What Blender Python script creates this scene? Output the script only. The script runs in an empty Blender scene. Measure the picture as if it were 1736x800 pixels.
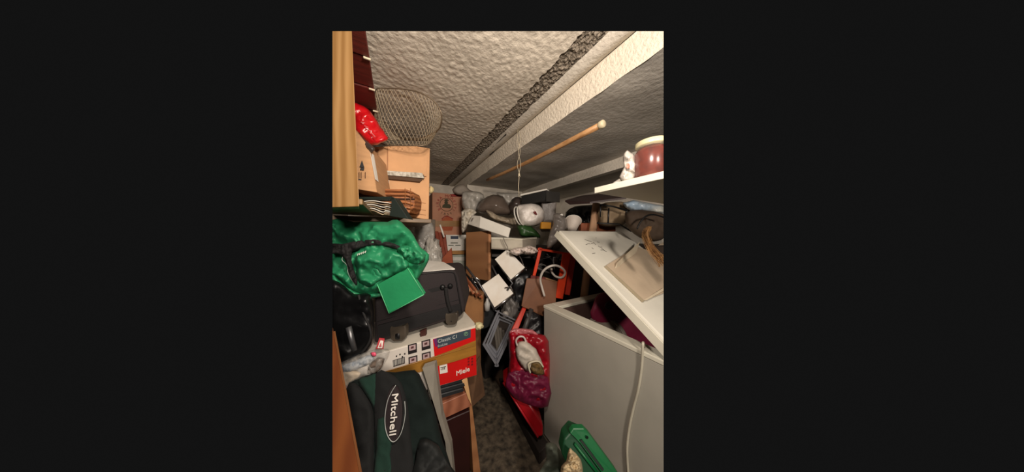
import bpy, bmesh, math, random
from mathutils import Vector, Matrix, noise
from mathutils.geometry import delaunay_2d_cdt

# ------------------------------------------------------------------ camera, light, exposure
# room axes: x to the right along the back wall, y into the cellar, z up (metres)
S = bpy.context.scene
COL = S.collection
CAM_H, FPX, CX, CY = 1.45, 330.0, 844.0, 400.0
FW, RT = Vector((.466, .885, 0)), Vector((.885, -.466, 0))
cd = bpy.data.cameras.new('camera'); cam = bpy.data.objects.new('camera', cd); COL.objects.link(cam)
cam.location = (0, 0, CAM_H); cam.rotation_euler = (math.pi/2, 0, -math.atan2(.466, .885))
cd.sensor_width = 36; cd.lens = FPX/1736*36; cd.shift_x = (868-CX)/1736; cd.clip_start = .02
S.camera = cam
w = bpy.data.worlds.new('world'); S.world = w; w.use_nodes = True
w.node_tree.nodes['Background'].inputs[0].default_value = (.0063, .0063, .0063, 1)
w.node_tree.nodes['Background'].inputs[1].default_value = 1
def lamp(name, loc, power, col, rad):
    l = bpy.data.lights.new(name, 'POINT'); l.energy = power; l.color = col; l.shadow_soft_size = rad
    o = bpy.data.objects.new(name, l); COL.objects.link(o); o.location = loc; return o
lamp('cellar_bulb', (.15, .04, 1.87), 37, (1, .87, .75), .045)
lamp('fill_light', (.05, -1.3, 2.0), 125, (1, .88, .77), .15)  # unseen fill lamp added behind the camera to flatten the falloff
S.view_settings.view_transform = 'Standard'; S.view_settings.look = 'None'
S.view_settings.exposure = 0; S.view_settings.gamma = 1
S.cycles.max_bounces = 8; S.cycles.transparent_max_bounces = 16

# ------------------------------------------------------------------ helpers
def ray(px, py):
    return FW + RT*((px-CX)/FPX) + Vector((0, 0, (CY-py)/FPX))
def at(px, py, d=None, u=None, v=None, z=None):
    r = ray(px, py)
    if u is not None: d = u/r.x
    if v is not None: d = v/r.y
    if z is not None: d = (z-CAM_H)/r.z
    return Vector((0, 0, CAM_H)) + r*d
def rgb(c):
    f = lambda x: ((x/255+.055)/1.055)**2.4 if x > 10 else x/255/12.92
    return (f(c[0]), f(c[1]), f(c[2]), 1)
MATS = {}
def M(name, c, rough=.6, bump=.0, bs=60, var=.12, vs=9, metal=0, spec=.5, alpha=1, c2=None, stretch=(1, 1, 1), sheen=0, trans=0):
    if name in MATS: return MATS[name]
    m = bpy.data.materials.new(name); MATS[name] = m; m.use_nodes = True
    n = m.node_tree.nodes; L = m.node_tree.links; b = n['Principled BSDF']
    tc = n.new('ShaderNodeTexCoord'); mp = n.new('ShaderNodeMapping'); L.new(tc.outputs['Object'], mp.inputs[0])
    mp.inputs['Scale'].default_value = stretch
    nz = n.new('ShaderNodeTexNoise'); nz.inputs['Scale'].default_value = vs; nz.inputs['Detail'].default_value = 5
    L.new(mp.outputs[0], nz.inputs['Vector'])
    mx = n.new('ShaderNodeMix'); mx.data_type = 'RGBA'
    a = rgb(c); d2 = rgb(c2) if c2 else tuple(max(0, x*(1-var*2.2)) for x in a[:3])+(1,)
    rp = n.new('ShaderNodeMapRange'); rp.inputs[1].default_value = .35; rp.inputs[2].default_value = .68
    L.new(nz.outputs['Fac'], rp.inputs[0]); L.new(rp.outputs[0], mx.inputs[0])
    mx.inputs[6].default_value = a; mx.inputs[7].default_value = d2
    L.new(mx.outputs[2], b.inputs['Base Color'])
    b.inputs['Roughness'].default_value = rough; b.inputs['Metallic'].default_value = metal
    b.inputs['Specular IOR Level'].default_value = spec; b.inputs['Alpha'].default_value = alpha
    if trans: b.inputs['Transmission Weight'].default_value = trans
    if bump:
        nb = n.new('ShaderNodeTexNoise'); nb.inputs['Scale'].default_value = bs; nb.inputs['Detail'].default_value = 4
        L.new(mp.outputs[0], nb.inputs['Vector'])
        bp = n.new('ShaderNodeBump'); bp.inputs['Strength'].default_value = 1; bp.inputs['Distance'].default_value = bump
        L.new(nb.outputs['Fac'], bp.inputs['Height']); L.new(bp.outputs[0], b.inputs['Normal'])
    return m
def wood(name, c, c2, scale=6, axis='X', rough=.5, stretch=(1, 1, 1), dist=4):
    if name in MATS: return MATS[name]
    m = M(name, c, rough, .0006, 40, c2=c2, stretch=stretch)
    n = m.node_tree.nodes; L = m.node_tree.links
    wv = n.new('ShaderNodeTexWave'); wv.bands_direction = axis; wv.inputs['Scale'].default_value = scale
    wv.inputs['Distortion'].default_value = dist; wv.inputs['Detail'].default_value = 3; wv.inputs['Detail Scale'].default_value = 1.2
    mp = [x for x in n if x.type == 'MAPPING'][0]; L.new(mp.outputs[0], wv.inputs['Vector'])
    mx = [x for x in n if x.type == 'MIX'][0]; L.new(wv.outputs['Fac'], mx.inputs[0])
    return m

# section planes: the cellar is modelled only as far as the photograph shows it
SECT = [Vector((1.2795, .2855, 0)), Vector((-.4883, 1.2196, 0)), Vector((.466*1.0515, .885*1.0515, -1))]
EYE = Vector((0, 0, CAM_H))
ROOT = {}
def obj(name, bm, mat, parent=None, smooth=False, cut=True, bev=0, label=None):
    if cut:
        for n in SECT:
            if any((v.co-EYE).dot(n) < -1e-4 for v in bm.verts):
                g = bmesh.ops.bisect_plane(bm, geom=bm.verts[:]+bm.edges[:]+bm.faces[:], plane_co=EYE, plane_no=n, clear_inner=True)
                ed = [e for e in g['geom_cut'] if isinstance(e, bmesh.types.BMEdge) and len(e.link_faces) == 1]
                if ed: 
                    try: bmesh.ops.triangle_fill(bm, edges=ed, use_beauty=True)
                    except Exception: pass
    if not bm.verts: print('EMPTY', name)
    bmesh.ops.recalc_face_normals(bm, faces=bm.faces[:])
    if not bm.verts: off = Vector()
    elif parent is None:
        xs = [v.co for v in bm.verts]
        off = Vector(((min(p.x for p in xs)+max(p.x for p in xs))/2, (min(p.y for p in xs)+max(p.y for p in xs))/2, min(p.z for p in xs)))
    else:
        off = ROOT[parent.name]
    bmesh.ops.translate(bm, verts=bm.verts[:], vec=-off)
    me = bpy.data.meshes.new(name); bm.to_mesh(me); bm.free()
    if smooth:
        for p in me.polygons: p.use_smooth = True
    for mm in (mat if isinstance(mat, list) else [mat]): me.materials.append(mm)
    o = bpy.data.objects.new(name, me); COL.objects.link(o)
    if parent is None: o.location = off
    else: o.parent = parent
    ROOT[o.name] = off
    if label: o['label'] = label
    return o
def thing(name, label, cat, loc, group=None):
    o = bpy.data.objects.new(name, None); COL.objects.link(o); o.location = loc; o.empty_display_size = .05
    o['label'] = label; o['category'] = cat; ROOT[o.name] = Vector(loc)
    if group: o['group'] = group
    return o
def tag(o, label, cat, group=None):
    o['label'] = label; o['category'] = cat
    if group: o['group'] = group
    return o
def struct(o): o['kind'] = 'structure'; return o

def B(): return bmesh.new()
def poly(bm, pts, vec=None):
    vs = [bm.verts.new(p) for p in pts]
    f = bm.faces.new(vs)
    if vec is not None:
        v2 = [bm.verts.new(Vector(p)+Vector(vec)) for p in pts]
        bm.faces.new(v2[::-1]); n = len(pts)
        for i in range(n): bm.faces.new((vs[i], vs[(i+1) % n], v2[(i+1) % n], v2[i]))
    return f
def prism(pts, vec, bev=0, seg=1, bm=None):
    bm = bm or B(); b2 = B(); poly(b2, pts, vec)
    if bev: bmesh.ops.bevel(b2, geom=b2.edges[:], offset=bev, segments=seg, affect='EDGES', profile=.5)
    me = bpy.data.meshes.new('t'); b2.to_mesh(me); b2.free(); bm.from_mesh(me); bpy.data.meshes.remove(me)
    return bm
def box(x0, x1, y0, y1, z0, z1, bev=0, seg=1, bm=None):
    return prism([(x0, y0, z0), (x1, y0, z0), (x1, y0, z1), (x0, y0, z1)], (0, y1-y0, 0), bev, seg, bm)
def tube(pts, r, n=8, bm=None, cap=True, closed=False):
    bm = bm or B(); pts = [Vector(p) for p in pts]; rs = r if isinstance(r, (list, tuple)) else [r]*len(pts)
    rings = []; up = Vector((.13, .27, .95)); m = len(pts)
    for i, p in enumerate(pts):
        if closed: t = pts[(i+1) % m]-pts[i-1]
        else: t = pts[min(i+1, m-1)]-pts[max(i-1, 0)]
        t.normalize(); a = t.cross(up)
        if a.length < 1e-3: a = t.cross(Vector((1, 0, 0)))
        a.normalize(); b = t.cross(a)
        up = b*-1 if b.dot(up) < 0 else b
        rings.append([bm.verts.new(p+(a*math.cos(q)+up*math.sin(q))*rs[i]) for q in [2*math.pi*k/n for k in range(n)]])
    for i in range(m if closed else m-1):
        A, C = rings[i], rings[(i+1) % m]
        for k in range(n): bm.faces.new((A[k], A[(k+1) % n], C[(k+1) % n], C[k]))
    if cap and not closed: bm.faces.new(rings[0][::-1]); bm.faces.new(rings[-1])
    return bm
def smoothpts(pts, k=6, closed=False):
    pts = [Vector(p) for p in pts]; out = []; m = len(pts)
    for i in range(m if closed else m-1):
        g = (lambda j: pts[j % m]) if closed else (lambda j: pts[max(0, min(m-1, j))])
        p0, p1, p2, p3 = g(i-1), g(i), g(i+1), g(i+2)
        for s in range(k):
            t = s/k
            out.append(.5*((2*p1)+(p2-p0)*t+(2*p0-5*p1+4*p2-p3)*t*t+(3*p1-p0-3*p2+p3)*t**3))
    if not closed: out.append(pts[-1])
    return out
def lathe(prof, center, axis=Vector((0, 0, 1)), n=24, bm=None):
    bm = bm or B(); axis = Vector(axis).normalized(); a = axis.cross(Vector((.3, 1, .2))).normalized(); b = axis.cross(a); c = Vector(center)
    rings = [[bm.verts.new(c+axis*h+(a*math.cos(q)+b*math.sin(q))*max(r, 1e-4)) for q in [2*math.pi*k/n for k in range(n)]] for r, h in prof]
    for A, C in zip(rings, rings[1:]):
        for k in range(n): bm.faces.new((A[k], A[(k+1) % n], C[(k+1) % n], C[k]))
    bm.faces.new(rings[0][::-1]); bm.faces.new(rings[-1])
    return bm
def crease(p, f, seed):
    q = Vector((p.x*f+seed*3.1, p.y*f*1.3-seed*1.7, p.z*f+seed))
    w_ = Vector((noise.noise(q*.7), noise.noise(q*.7+Vector((9, 0, 0))), 0))*.9; q = q+w_
    return (1-2.6*abs(noise.noise(q)))*.9+(1-2.6*abs(noise.noise(q*2.1+Vector((5, 1, 2)))))*.5+(1-2.6*abs(noise.noise(q*4.3)))*.22
def puff(outline, d, thick, back=None, amp=.008, freq=14, seed=1, ew=14, step=4, smooth=3, nrm=None, bm=None):
    """a soft stuffed body: closed outline at depth d, bulging to the front and the back, with folds"""
    ol = outline
    if smooth: ol = [(p.x, p.y) for p in smoothpts([(a, b, 0) for a, b in outline], smooth, True)]
    if smooth and smooth > 1 and amp > .004: ol = [(x+1.3*noise.noise(Vector((x*.16, y*.16, seed)))*1.4, y+1.3*noise.noise(Vector((x*.16, y*.16, seed+40)))*1.4) for x, y in ol]
    xs = [p[0] for p in ol]; ys = [p[1] for p in ol]
    def inside(x, y):
        c = False; j = len(ol)-1
        for i in range(len(ol)):
            if (ol[i][1] > y) != (ol[j][1] > y) and x < (ol[j][0]-ol[i][0])*(y-ol[i][1])/(ol[j][1]-ol[i][1])+ol[i][0]: c = not c
            j = i
        return c
    def edist(x, y):
        best = 1e9
        for i in range(len(ol)):
            ax, ay = ol[i-1]; bx, by = ol[i]; dx, dy = bx-ax, by-ay; l = dx*dx+dy*dy or 1e-9
            t = max(0, min(1, ((x-ax)*dx+(y-ay)*dy)/l)); best = min(best, math.hypot(x-ax-t*dx, y-ay-t*dy))
        return best
    df = d if callable(d) else (lambda x, y: d)
    pts = [Vector(p) for p in ol]; nb = len(pts); rn = random.Random(seed)
    y = min(ys)
    while y < max(ys):
        x = min(xs)
        while x < max(xs):
            xx, yy = x+rn.uniform(-.3, .3)*step, y+rn.uniform(-.3, .3)*step
            if inside(xx, yy) and edist(xx, yy) > step*.5: pts.append(Vector((xx, yy)))
            x += step
        y += step
    res = delaunay_2d_cdt(pts, [], [list(range(nb))], 1, 1e-4)
    V, F = res[0], res[2]
    nr = nrm or -(ray(sum(xs)/len(xs), sum(ys)/len(ys))).normalized()
    back = thick if back is None else back
    bm = bm or B(); fr = []; bk = []
    for v in V:
        e = edist(v.x, v.y); t = min(1, e/ew); g = math.sqrt(max(0, 1-(1-t)**2))
        P = at(v.x, v.y, df(v.x, v.y)); c = crease(P, freq, seed)*amp*1.35
        if e < 1e-2:
            q = bm.verts.new(P); fr.append(q); bk.append(q)
        else:
            fr.append(bm.verts.new(P+nr*(thick*g+c*min(1, t*1.5)))); bk.append(bm.verts.new(P-nr*(back*g+abs(c)*.3)))
    for f in F:
        try: bm.faces.new([fr[i] for i in f])
        except ValueError: pass
        try: bm.faces.new([bk[i] for i in f][::-1])
        except ValueError: pass
    return bm
def lump(c, r, amp=.2, freq=3, seed=1, sub=4, bm=None, flat=None):
    bm = bm or B(); b = B(); bmesh.ops.create_icosphere(b, subdivisions=sub, radius=1)
    for v in b.verts:
        n = v.co.normalized(); k = 1+amp*crease(n, freq, seed)+amp*.8*noise.noise(n*1.3+Vector((seed, 0, 0)))
        v.co = Vector(c)+Vector((n.x*r[0]*k, n.y*r[1]*k, n.z*r[2]*k))
        if flat is not None: v.co.z = max(v.co.z, flat)
    me = bpy.data.meshes.new('t'); b.to_mesh(me); b.free(); bm.from_mesh(me); bpy.data.meshes.remove(me)
    return bm
def text(s, size, org, xd, yd, mat, parent, name='lettering', th=.0006, align='LEFT', wscale=1, label=None):
    c = bpy.data.curves.new('t', 'FONT'); c.body = s; c.size = size; c.extrude = th; c.align_x = align; c.resolution_u = 3
    o = bpy.data.objects.new('t', c); COL.objects.link(o)
    me = bpy.data.meshes.new_from_object(o.evaluated_get(bpy.context.evaluated_depsgraph_get()))
    bpy.data.objects.remove(o); bpy.data.curves.remove(c)
    xd = Vector(xd).normalized(); yd = Vector(yd); yd = (yd-xd*yd.dot(xd)).normalized(); zd = xd.cross(yd)
    bm = B(); bm.from_mesh(me); bpy.data.meshes.remove(me)
    for v in bm.verts: v.co = Vector(org)+xd*v.co.x*wscale+yd*v.co.y+zd*v.co.z
    return obj(name, bm, mat, parent, label=label)
def ring(c, r, axis, n=32, rx=None):
    axis = Vector(axis).normalized(); a = axis.cross(Vector((.2, .1, 1))).normalized(); b = axis.cross(a)
    return [Vector(c)+a*math.cos(2*math.pi*k/n)*r+b*math.sin(2*math.pi*k/n)*(rx or r) for k in range(n)]
toward = lambda px, py, k: -ray(px, py).normalized()*k

# ------------------------------------------------------------------ materials
plaster = M('plaster', (206, 196, 180), .9, .0035, 75, var=.05, vs=5)
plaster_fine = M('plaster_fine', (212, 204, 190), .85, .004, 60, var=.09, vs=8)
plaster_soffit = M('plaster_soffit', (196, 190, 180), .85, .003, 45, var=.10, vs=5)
rubble = M('rubble', (158, 146, 130), .95, .014, 90, c2=(92, 84, 74), vs=110)
concrete = M('concrete_floor', (104, 92, 76), .9, .006, 45, c2=(48, 42, 34), vs=26)
black = M('black_plastic', (16, 16, 17), .45, .0005, 60)
blackcloth = M('black_cloth', (24, 22, 22), .8, .0008, 250)
white = M('white_enamel', (226, 222, 208), .35, 0, var=.04)
cream = M('cream_trim', (224, 220, 202), .4, var=.04)
card = M('cardboard', (196, 150, 106), .85, .0006, 30, var=.07, stretch=(1, 1, 6))
card_light = M('cardboard_pale', (222, 170, 122), .8, .0015, 9, var=.06)
card_dark = M('cardboard_brown', (142, 98, 62), .85, .0006, 30, var=.08)
chrome = M('chrome', (200, 200, 200), .25, metal=1, var=.05)
steel = M('grey_metal', (120, 120, 122), .4, metal=.8, var=.1)
paper = M('white_paper', (236, 232, 222), .8, .0005, 30, var=.03)
ink = M('black_ink', (30, 28, 28), .7)
film = M('clear_film', (215, 212, 205), .18, .004, 26, alpha=.42, var=.12, vs=20)
filmthick = M('milky_film', (205, 200, 190), .25, .004, 26, alpha=.78, var=.15, vs=16)

# ------------------------------------------------------------------ setting
STEP = .785
def grid(x0, x1, y0, y1, z, nx, ny, fn):
    bm = B(); V = [[bm.verts.new((x0+(x1-x0)*i/nx, y0+(y1-y0)*j/ny, z+fn(x0+(x1-x0)*i/nx, y0+(y1-y0)*j/ny))) for i in range(nx+1)] for j in range(ny+1)]
    for j in range(ny):
        for i in range(nx): bm.faces.new((V[j][i], V[j][i+1], V[j+1][i+1], V[j+1][i]))
    return bm
nz = lambda x, y, f, s=0: noise.noise(Vector((x*f, y*f, s)))
# upper ceiling with rough render; it stops where the bare concrete band begins
def cn(x, y): return .0030*nz(x, y, 50)+.0016*nz(x, y, 95, 3)+.006*nz(x, y, 5, 7)
def bandx(y): return .617+.012*nz(y, 0, 26)+.010*nz(y, 0, 60, 5)-.01*y
bm = grid(-.7, .617, .3, 2.95, 2.2, 190, 380, cn)
for v in bm.verts:
    t = (v.co.x+.7)/1.317; v.co.x = -.7+t*(bandx(v.co.y)+.7)
ceil = struct(obj('ceiling', bm, plaster, smooth=True))
bm = grid(.57, .73, .3, 2.95, 2.212, 40, 560, lambda x, y: .010*nz(x, y, 55)+.007*nz(x, y, 120, 2))
struct(obj('trim_1', bm, rubble))
# smooth plaster fillet between the rubble band and the step
bm = B(); prof = []
for k in range(9):
    a = k/8; prof.append((.70+a*(STEP-.70), 2.206-.016*math.sin(a*math.pi)))
ny = 120; R = []
for j in range(ny+1):
    y = .3+2.65*j/ny; R.append([bm.verts.new((px+(.007*nz(y, 1, 16) if k == 0 else 0), y, pz+.0015*nz(px*9, y, 30))) for k, (px, pz) in enumerate(prof)])
for j in range(ny):
    for k in range(8): bm.faces.new((R[j][k], R[j][k+1], R[j+1][k+1], R[j+1][k]))
struct(obj('trim_2', bm, plaster_fine, smooth=True))
# recess beside the fillet: its shade is put into the colour of a slab
bm = prism([at(822, 262, z=2.198), at(858, 226, z=2.198), at(860, 233, z=2.198), at(832, 262, z=2.198)], (0, 0, -.004)); struct(obj('trim_3', bm, M('recess_shade', (60, 54, 48), .9)))
# stepped down ceiling: lit riser and lower soffit, then a second step
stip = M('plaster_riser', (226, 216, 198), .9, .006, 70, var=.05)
bm = B(); n = 120
for a in range(n):
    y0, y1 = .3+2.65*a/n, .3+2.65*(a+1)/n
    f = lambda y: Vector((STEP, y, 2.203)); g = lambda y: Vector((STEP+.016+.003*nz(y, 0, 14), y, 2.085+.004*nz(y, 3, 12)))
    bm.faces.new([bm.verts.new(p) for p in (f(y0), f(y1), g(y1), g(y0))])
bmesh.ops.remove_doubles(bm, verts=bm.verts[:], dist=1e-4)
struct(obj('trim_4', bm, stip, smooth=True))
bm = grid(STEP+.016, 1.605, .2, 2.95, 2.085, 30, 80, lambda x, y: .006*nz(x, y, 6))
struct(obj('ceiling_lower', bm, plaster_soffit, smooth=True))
bm = box(1.603, 1.66, .2, 2.4, 1.996, 2.09); struct(obj('trim_5', bm, plaster_fine))
bm = box(1.655, 2.35, .2, 2.4, 2.02, 2.05); struct(obj('ceiling_right', bm, plaster_soffit))
struct(obj('wall_back', box(-.9, .785, 2.9, 2.98, 0, 2.2), plaster_fine))
struct(obj('wall_back_pier', box(.785, 2.35, 2.30, 2.98, 0, 2.085), plaster_fine))
struct(obj('wall_right', box(2.25, 2.35, .2, 2.3, 0, 2.03), plaster_fine))
struct(obj('wall_left', box(-.56, -.5, .5, 2.95, 0, 2.2), plaster_fine))
bm = grid(-.9, 2.35, .3, 2.95, 0, 80, 80, lambda x, y: .006*nz(x, y, 7)+.003*nz(x, y, 25, 4))
struct(obj('floor', bm, concrete, smooth=True))

# ------------------------------------------------------------------ ceiling things
brassy = M('hook_metal', (150, 130, 90), .4, metal=.8)
t = thing('ceiling_hook', 'small metal hook screwed into the ceiling step, holding the hanging string', 'hook', at(880, 216, u=STEP))
h = at(880, 216, u=STEP+.005)
obj('shank', tube([h+Vector((.03, 0, .01)), h+Vector((-.012, -.004, 0))], .003), brassy, t)
obj('hook_bend', tube(smoothpts([h+Vector((-.012, -.004, 0)), h+Vector((-.022, -.006, -.008)), h+Vector((-.016, -.006, -.020)), h+Vector((-.006, -.004, -.012))]), .0028), brassy, t)
string = M('string', (205, 192, 165), .9)
p = h+Vector((-.016, -.006, -.018)); bm = B()
dd = 1.295
for s, off in ((1, 2.2), (-1, -2.2)):
    pts = [p]+[at(880+off*math.sin(k*.9)*(.9 if s > 0 else 1.1)+s*.6, 222+k*6.5, dd) for k in range(1, 13)]
    tube(smoothpts(pts, 3), .0016, 5, bm)
lump(at(880, 296, dd), (.005, .005, .011), .2, 3, 2, 2, bm)
tube([at(880, 300, dd), at(879, 316, dd), at(880, 334, dd)], .0022, 5, bm)
tag(obj('hanging_string', bm, string, smooth=True), 'knotted pale string hanging from the ceiling hook in front of the stick', 'string')
sw = wood('stick_wood', (186, 142, 96), (160, 116, 74), 20, 'X')
t = thing('broom_stick', 'long round wooden stick slung below the ceiling with a pale capped near end', 'stick', at(925, 260, 1.2))
a, b = at(1018, 212, .86), at(826, 305, 1.86)
obj('shaft', tube([a.lerp(b, k/12)+Vector((0, 0, -.012*math.sin(k/12*math.pi))) for k in range(13)], [.0135-.001*k/12 for k in range(13)], 14), sw, t, smooth=True)
ax = (a-b).normalized()
obj('end_cap', lathe([(.0135, 0), (.0165, .004), (.0168, .020), (.012, .024)], a-ax*.006, ax, 20), M('cap_cream', (214, 200, 166), .5), t, smooth=True)

# ------------------------------------------------------------------ upper left rack
red_wood = M('maroon_wood', (104, 34, 24), .6, .0008, 30, c2=(78, 24, 18), stretch=(1, 8, 1))
t = thing('slatted_deck', 'maroon slatted deck of broad boards under the ceiling, left', 'shelf', (-.4, 1.0, 2.09))
ys = [.34, .51, .68, .85, 1.02, 1.19, 1.36, 1.53]
for i in range(len(ys)-1):
    obj('board', box(-.68, -.085, ys[i]+.003, ys[i+1]-.003, 2.10+(.004 if i % 2 else 0), 2.12, .002), red_wood, t)
obj('bearer', box(-.60, -.56, .34, 1.53, 2.12, 2.15), red_wood, t)
for i in range(1, len(ys)-1):
    obj('gap_light', box(-.102, -.080, ys[i]-.0022, ys[i]+.0022, 2.094, 2.10), M('gap_light_pale', (225, 210, 180), .7), t)  # pale strips stand for light showing through the board joints
pine = wood('pine', (158, 122, 78), (134, 98, 56), 9, 'X', .45, (1.5, 1.5, .16), 6)
# shelf: pine upright in front, boards behind
t = thing('wooden_shelf', 'pine wall shelf with thick upright at the left edge', 'shelf', (-.3, .75, 1.53))
bm = prism([at(540, 352, .55), at(609, 350, .55), at(596, 45, .54), at(540, 45, .54)], Vector((ray(605, 200).x, ray(605, 200).y, 0))*.05, .002, 2)
obj('upright', bm, pine, t)
obj('knot', lathe([(.001, 0), (.006, .0006), (.0085, 0)], at(581, 197, .549), FW*-1, 16), M('knot_wood', (120, 74, 34), .5), t)
obj('shelf_board', box(-.66, -.088, .715, 1.08, 1.545, 1.562, .002), wood('shelf_board_wood', (128, 100, 62), (100, 76, 46), 8, 'Y'), t)
obj('shelf_board', box(-.66, .17, 1.083, 1.62, 1.519, 1.540, .002), MATS['shelf_board_wood'], t)
obj('rear_upright', box(-.64, -.60, 1.56, 1.60, 1.54, 2.09), pine, t)

# big pale carton on the shelf (front face tilts a little)
def fr(pts, v): return [at(x, y, v=v) for x, y in pts]
t = thing('cardboard_carton', 'large pale cardboard carton on the shelf under the netting', 'box', at(685, 370, v=1.30))
V0 = 1.32
obj('body', prism(fr([(622, 353), (721, 372), (727, 372), (729, 251), (700, 247), (622, 249)], V0), (-.02, .26, 0), .003), card_light, t)
obj('side_flap', prism(fr([(641, 249), (726, 252), (723, 299), (641, 288)], V0-.012), (0, .006, 0), .001), card_light, t)
obj('seam', prism(fr([(656, 250), (658, 250), (658, 290), (656, 290)], V0-.0135), (0, .002, 0)), M('card_line', (178, 128, 88), .8), t)
for y in (340, 352, 360):
    obj('crease_line', prism(fr([(690, y), (722, y+4), (722, y+5), (690, y+1)], V0-.0015), (0, .002, 0)), MATS['card_line'], t)
obj('shipping_label', prism(fr([(630, 283), (659, 287), (660, 316), (633, 312)], V0-.0015), (0, .003, 0)), paper, t, label='white shipping label with a green square')
obj('green_square', prism(fr([(638, 296), (651, 298), (651, 310), (638, 308)], V0-.003), (0, .002, 0)), M('label_green', (70, 120, 84), .7), t)
for i, (y0) in enumerate((291, 302, 305, 311)):
    obj('print_line', prism(fr([(652, y0), (657, y0+.6), (657, y0+2), (652, y0+1.4)], V0-.003), (0, .002, 0)), ink, t)
t = thing('wooden_lath', 'narrow white painted lath sticking out across the pale carton', 'lath', at(680, 300, v=1.28))
bm = prism(fr([(637, 288), (716, 293), (719, 302), (637, 295)], 1.285), (0, .028, 0), .001)
obj('bar', bm, M('chipped_paint', (214, 210, 196), .7, .001, 60, c2=(140, 132, 116), vs=60), t)
obj('shadow_strip', prism(fr([(637, 296), (717, 303), (712, 308), (637, 301)], 1.295), (0, .02, 0)), M('lath_shadow', (88, 62, 40), .8), t)  # dark strip painted in as the shadow below the lath
obj('end_pin', tube([at(718, 296, v=1.29), at(719, 303, v=1.29)], .0022, 6), black, t)
# brown box with recycling mark, nearer, left
t = thing('brown_carton', 'plain brown carton with a black handling mark beside the pine upright', 'box', at(615, 322, .86))
n1 = [at(590, 318, .84), at(639, 326, .90), at(627, 250, .90), at(590, 205, .84)]
obj('body', prism(n1, FW*.22+RT*-.05, .002), card, t)
off = lambda P, k=.0012: [p-FW*k for p in P]
pl = lambda x, y, k=.0015: at(x, y, .84+(x-590)/49*.06)-FW*k
obj('arrow_mark', prism([pl(610, 283), pl(618, 284), pl(614, 272)], FW*.0007), ink, t)
obj('arrow_mark', prism([pl(611, 288), pl(617, 289), pl(618, 285), pl(612, 284)], FW*.0007), ink, t)
for x in (608.5, 612, 619):
    obj('print_line', prism([pl(x, 292), pl(x+1.2, 292), pl(x+1.2, 302), pl(x, 302)], FW*.0007), M('faint_ink', (110, 76, 48), .8), t)
obj('print_dash', prism([pl(608, 303), pl(613, 303.5), pl(613, 305.5), pl(608, 305)], FW*.0007), ink, t)
obj('side_label', prism([at(627, 257, .897), at(633, 262, .93), at(641, 308, .93), at(636, 304, .897)], FW*.004), paper, t, label='creased white label on the corner')
# wicker hamper
t = thing('wicker_hamper', 'flat wooden slatted hamper with rounded end in front of the pale carton', 'basket', at(655, 355, .98))
orange_wood = wood('orange_wood', (176, 112, 66), (128, 76, 42), 14, 'Z', .5)
pts = [(606, 320), (640, 320), (690, 321), (699, 325), (703, 337), (702, 352), (694, 361), (606, 361)]
obj('body', prism([at(x, y, 1.0+(x-606)/97*.06) for x, y in pts], FW*.10, .003), orange_wood, t)
q = lambda x, y: at(x, y, .994+(x-606)/97*.06)
for i, y in enumerate((323, 329, 342, 350)):
    obj('slat', tube([q(608, y), q(650, y+.4), q(690, y+.8), q(700, y+4)], .0085 if i else .006, 8), orange_wood, t, smooth=True)
obj('dark_band', tube([q(608, 335.5), q(660, 336.5), q(703, 337.5)], .0042, 8), M('dark_band', (66, 40, 26), .6), t)
for x in (633, 688, 697):
    obj('cross_band', tube([q(x, 320)-FW*.008, q(x+.5, 358)-FW*.008], .0018, 6), M('band_gold', (150, 96, 54), .5), t)
# folder with papers
t = thing('document_folder', 'dark green folder stuffed with papers on the shelf edge', 'folder', at(650, 365, .80))
fg = M('folder_green', (30, 40, 35), .5, var=.15)
D = .80
obj('cover', prism([at(600, 334, D), at(664, 333, D), at(668, 336, D), at(668, 338, D), at(600, 338, D)], FW*.05, .0008), fg, t)
obj('spine', prism([at(663, 334, D), at(668, 335, D), at(692, 371, D), at(660, 366, D), at(664, 352, D)], FW*.05, .001), fg, t)
for i in range(6):
    y = 342+i*3.2
    pp = smoothpts([at(608, y+1.5, D), at(630, y-1.5, D), at(648, y+1+i, D), at(658-i, y+2, D)], 5)
    bm = B(); 
    for a_, b_ in zip(pp, pp[1:]): poly(bm, [a_, b_, b_+Vector((0, 0, .0025)), a_+Vector((0, 0, .0025))], FW*.16)
    obj('paper_sheaf', bm, M('magazine_paper', (196, 176, 148), .7, c2=(120, 92, 70), vs=40) if i % 2 else paper, t)
# red bag and dark bag under it
redp = M('red_plastic', (206, 20, 28), .28, .0012, 30, var=.1)
t = thing('red_bag', 'glossy red plastic bag lying above the brown carton', 'bag', at(628, 240, .95))
obj('body', puff([(596, 176), (610, 177), (625, 186), (636, 200), (650, 222), (658, 236), (645, 243), (628, 246), (612, 230), (598, 215)], lambda x, y: .93+(x-600)*.0012, .03, .05, .012, 16, 3, 10, 3), redp, t, smooth=True)
for i in range(4):
    obj('print_stripe', tube([at(612+i*6, 207+i*6, .90), at(618+i*6, 208+i*8, .90)], .0016, 5), M('pink_print', (238, 150, 150), .4), t)
tag(obj('grey_pouch', puff([(598, 214), (612, 230), (630, 246), (636, 252), (628, 258), (612, 242), (598, 226)], .90, .015, .04, .006, 18, 5, 5, 3), M('grey_pouch', (74, 64, 58), .4), smooth=True), 'dark grey pouch squeezed between red bag and brown carton', 'pouch')
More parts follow.
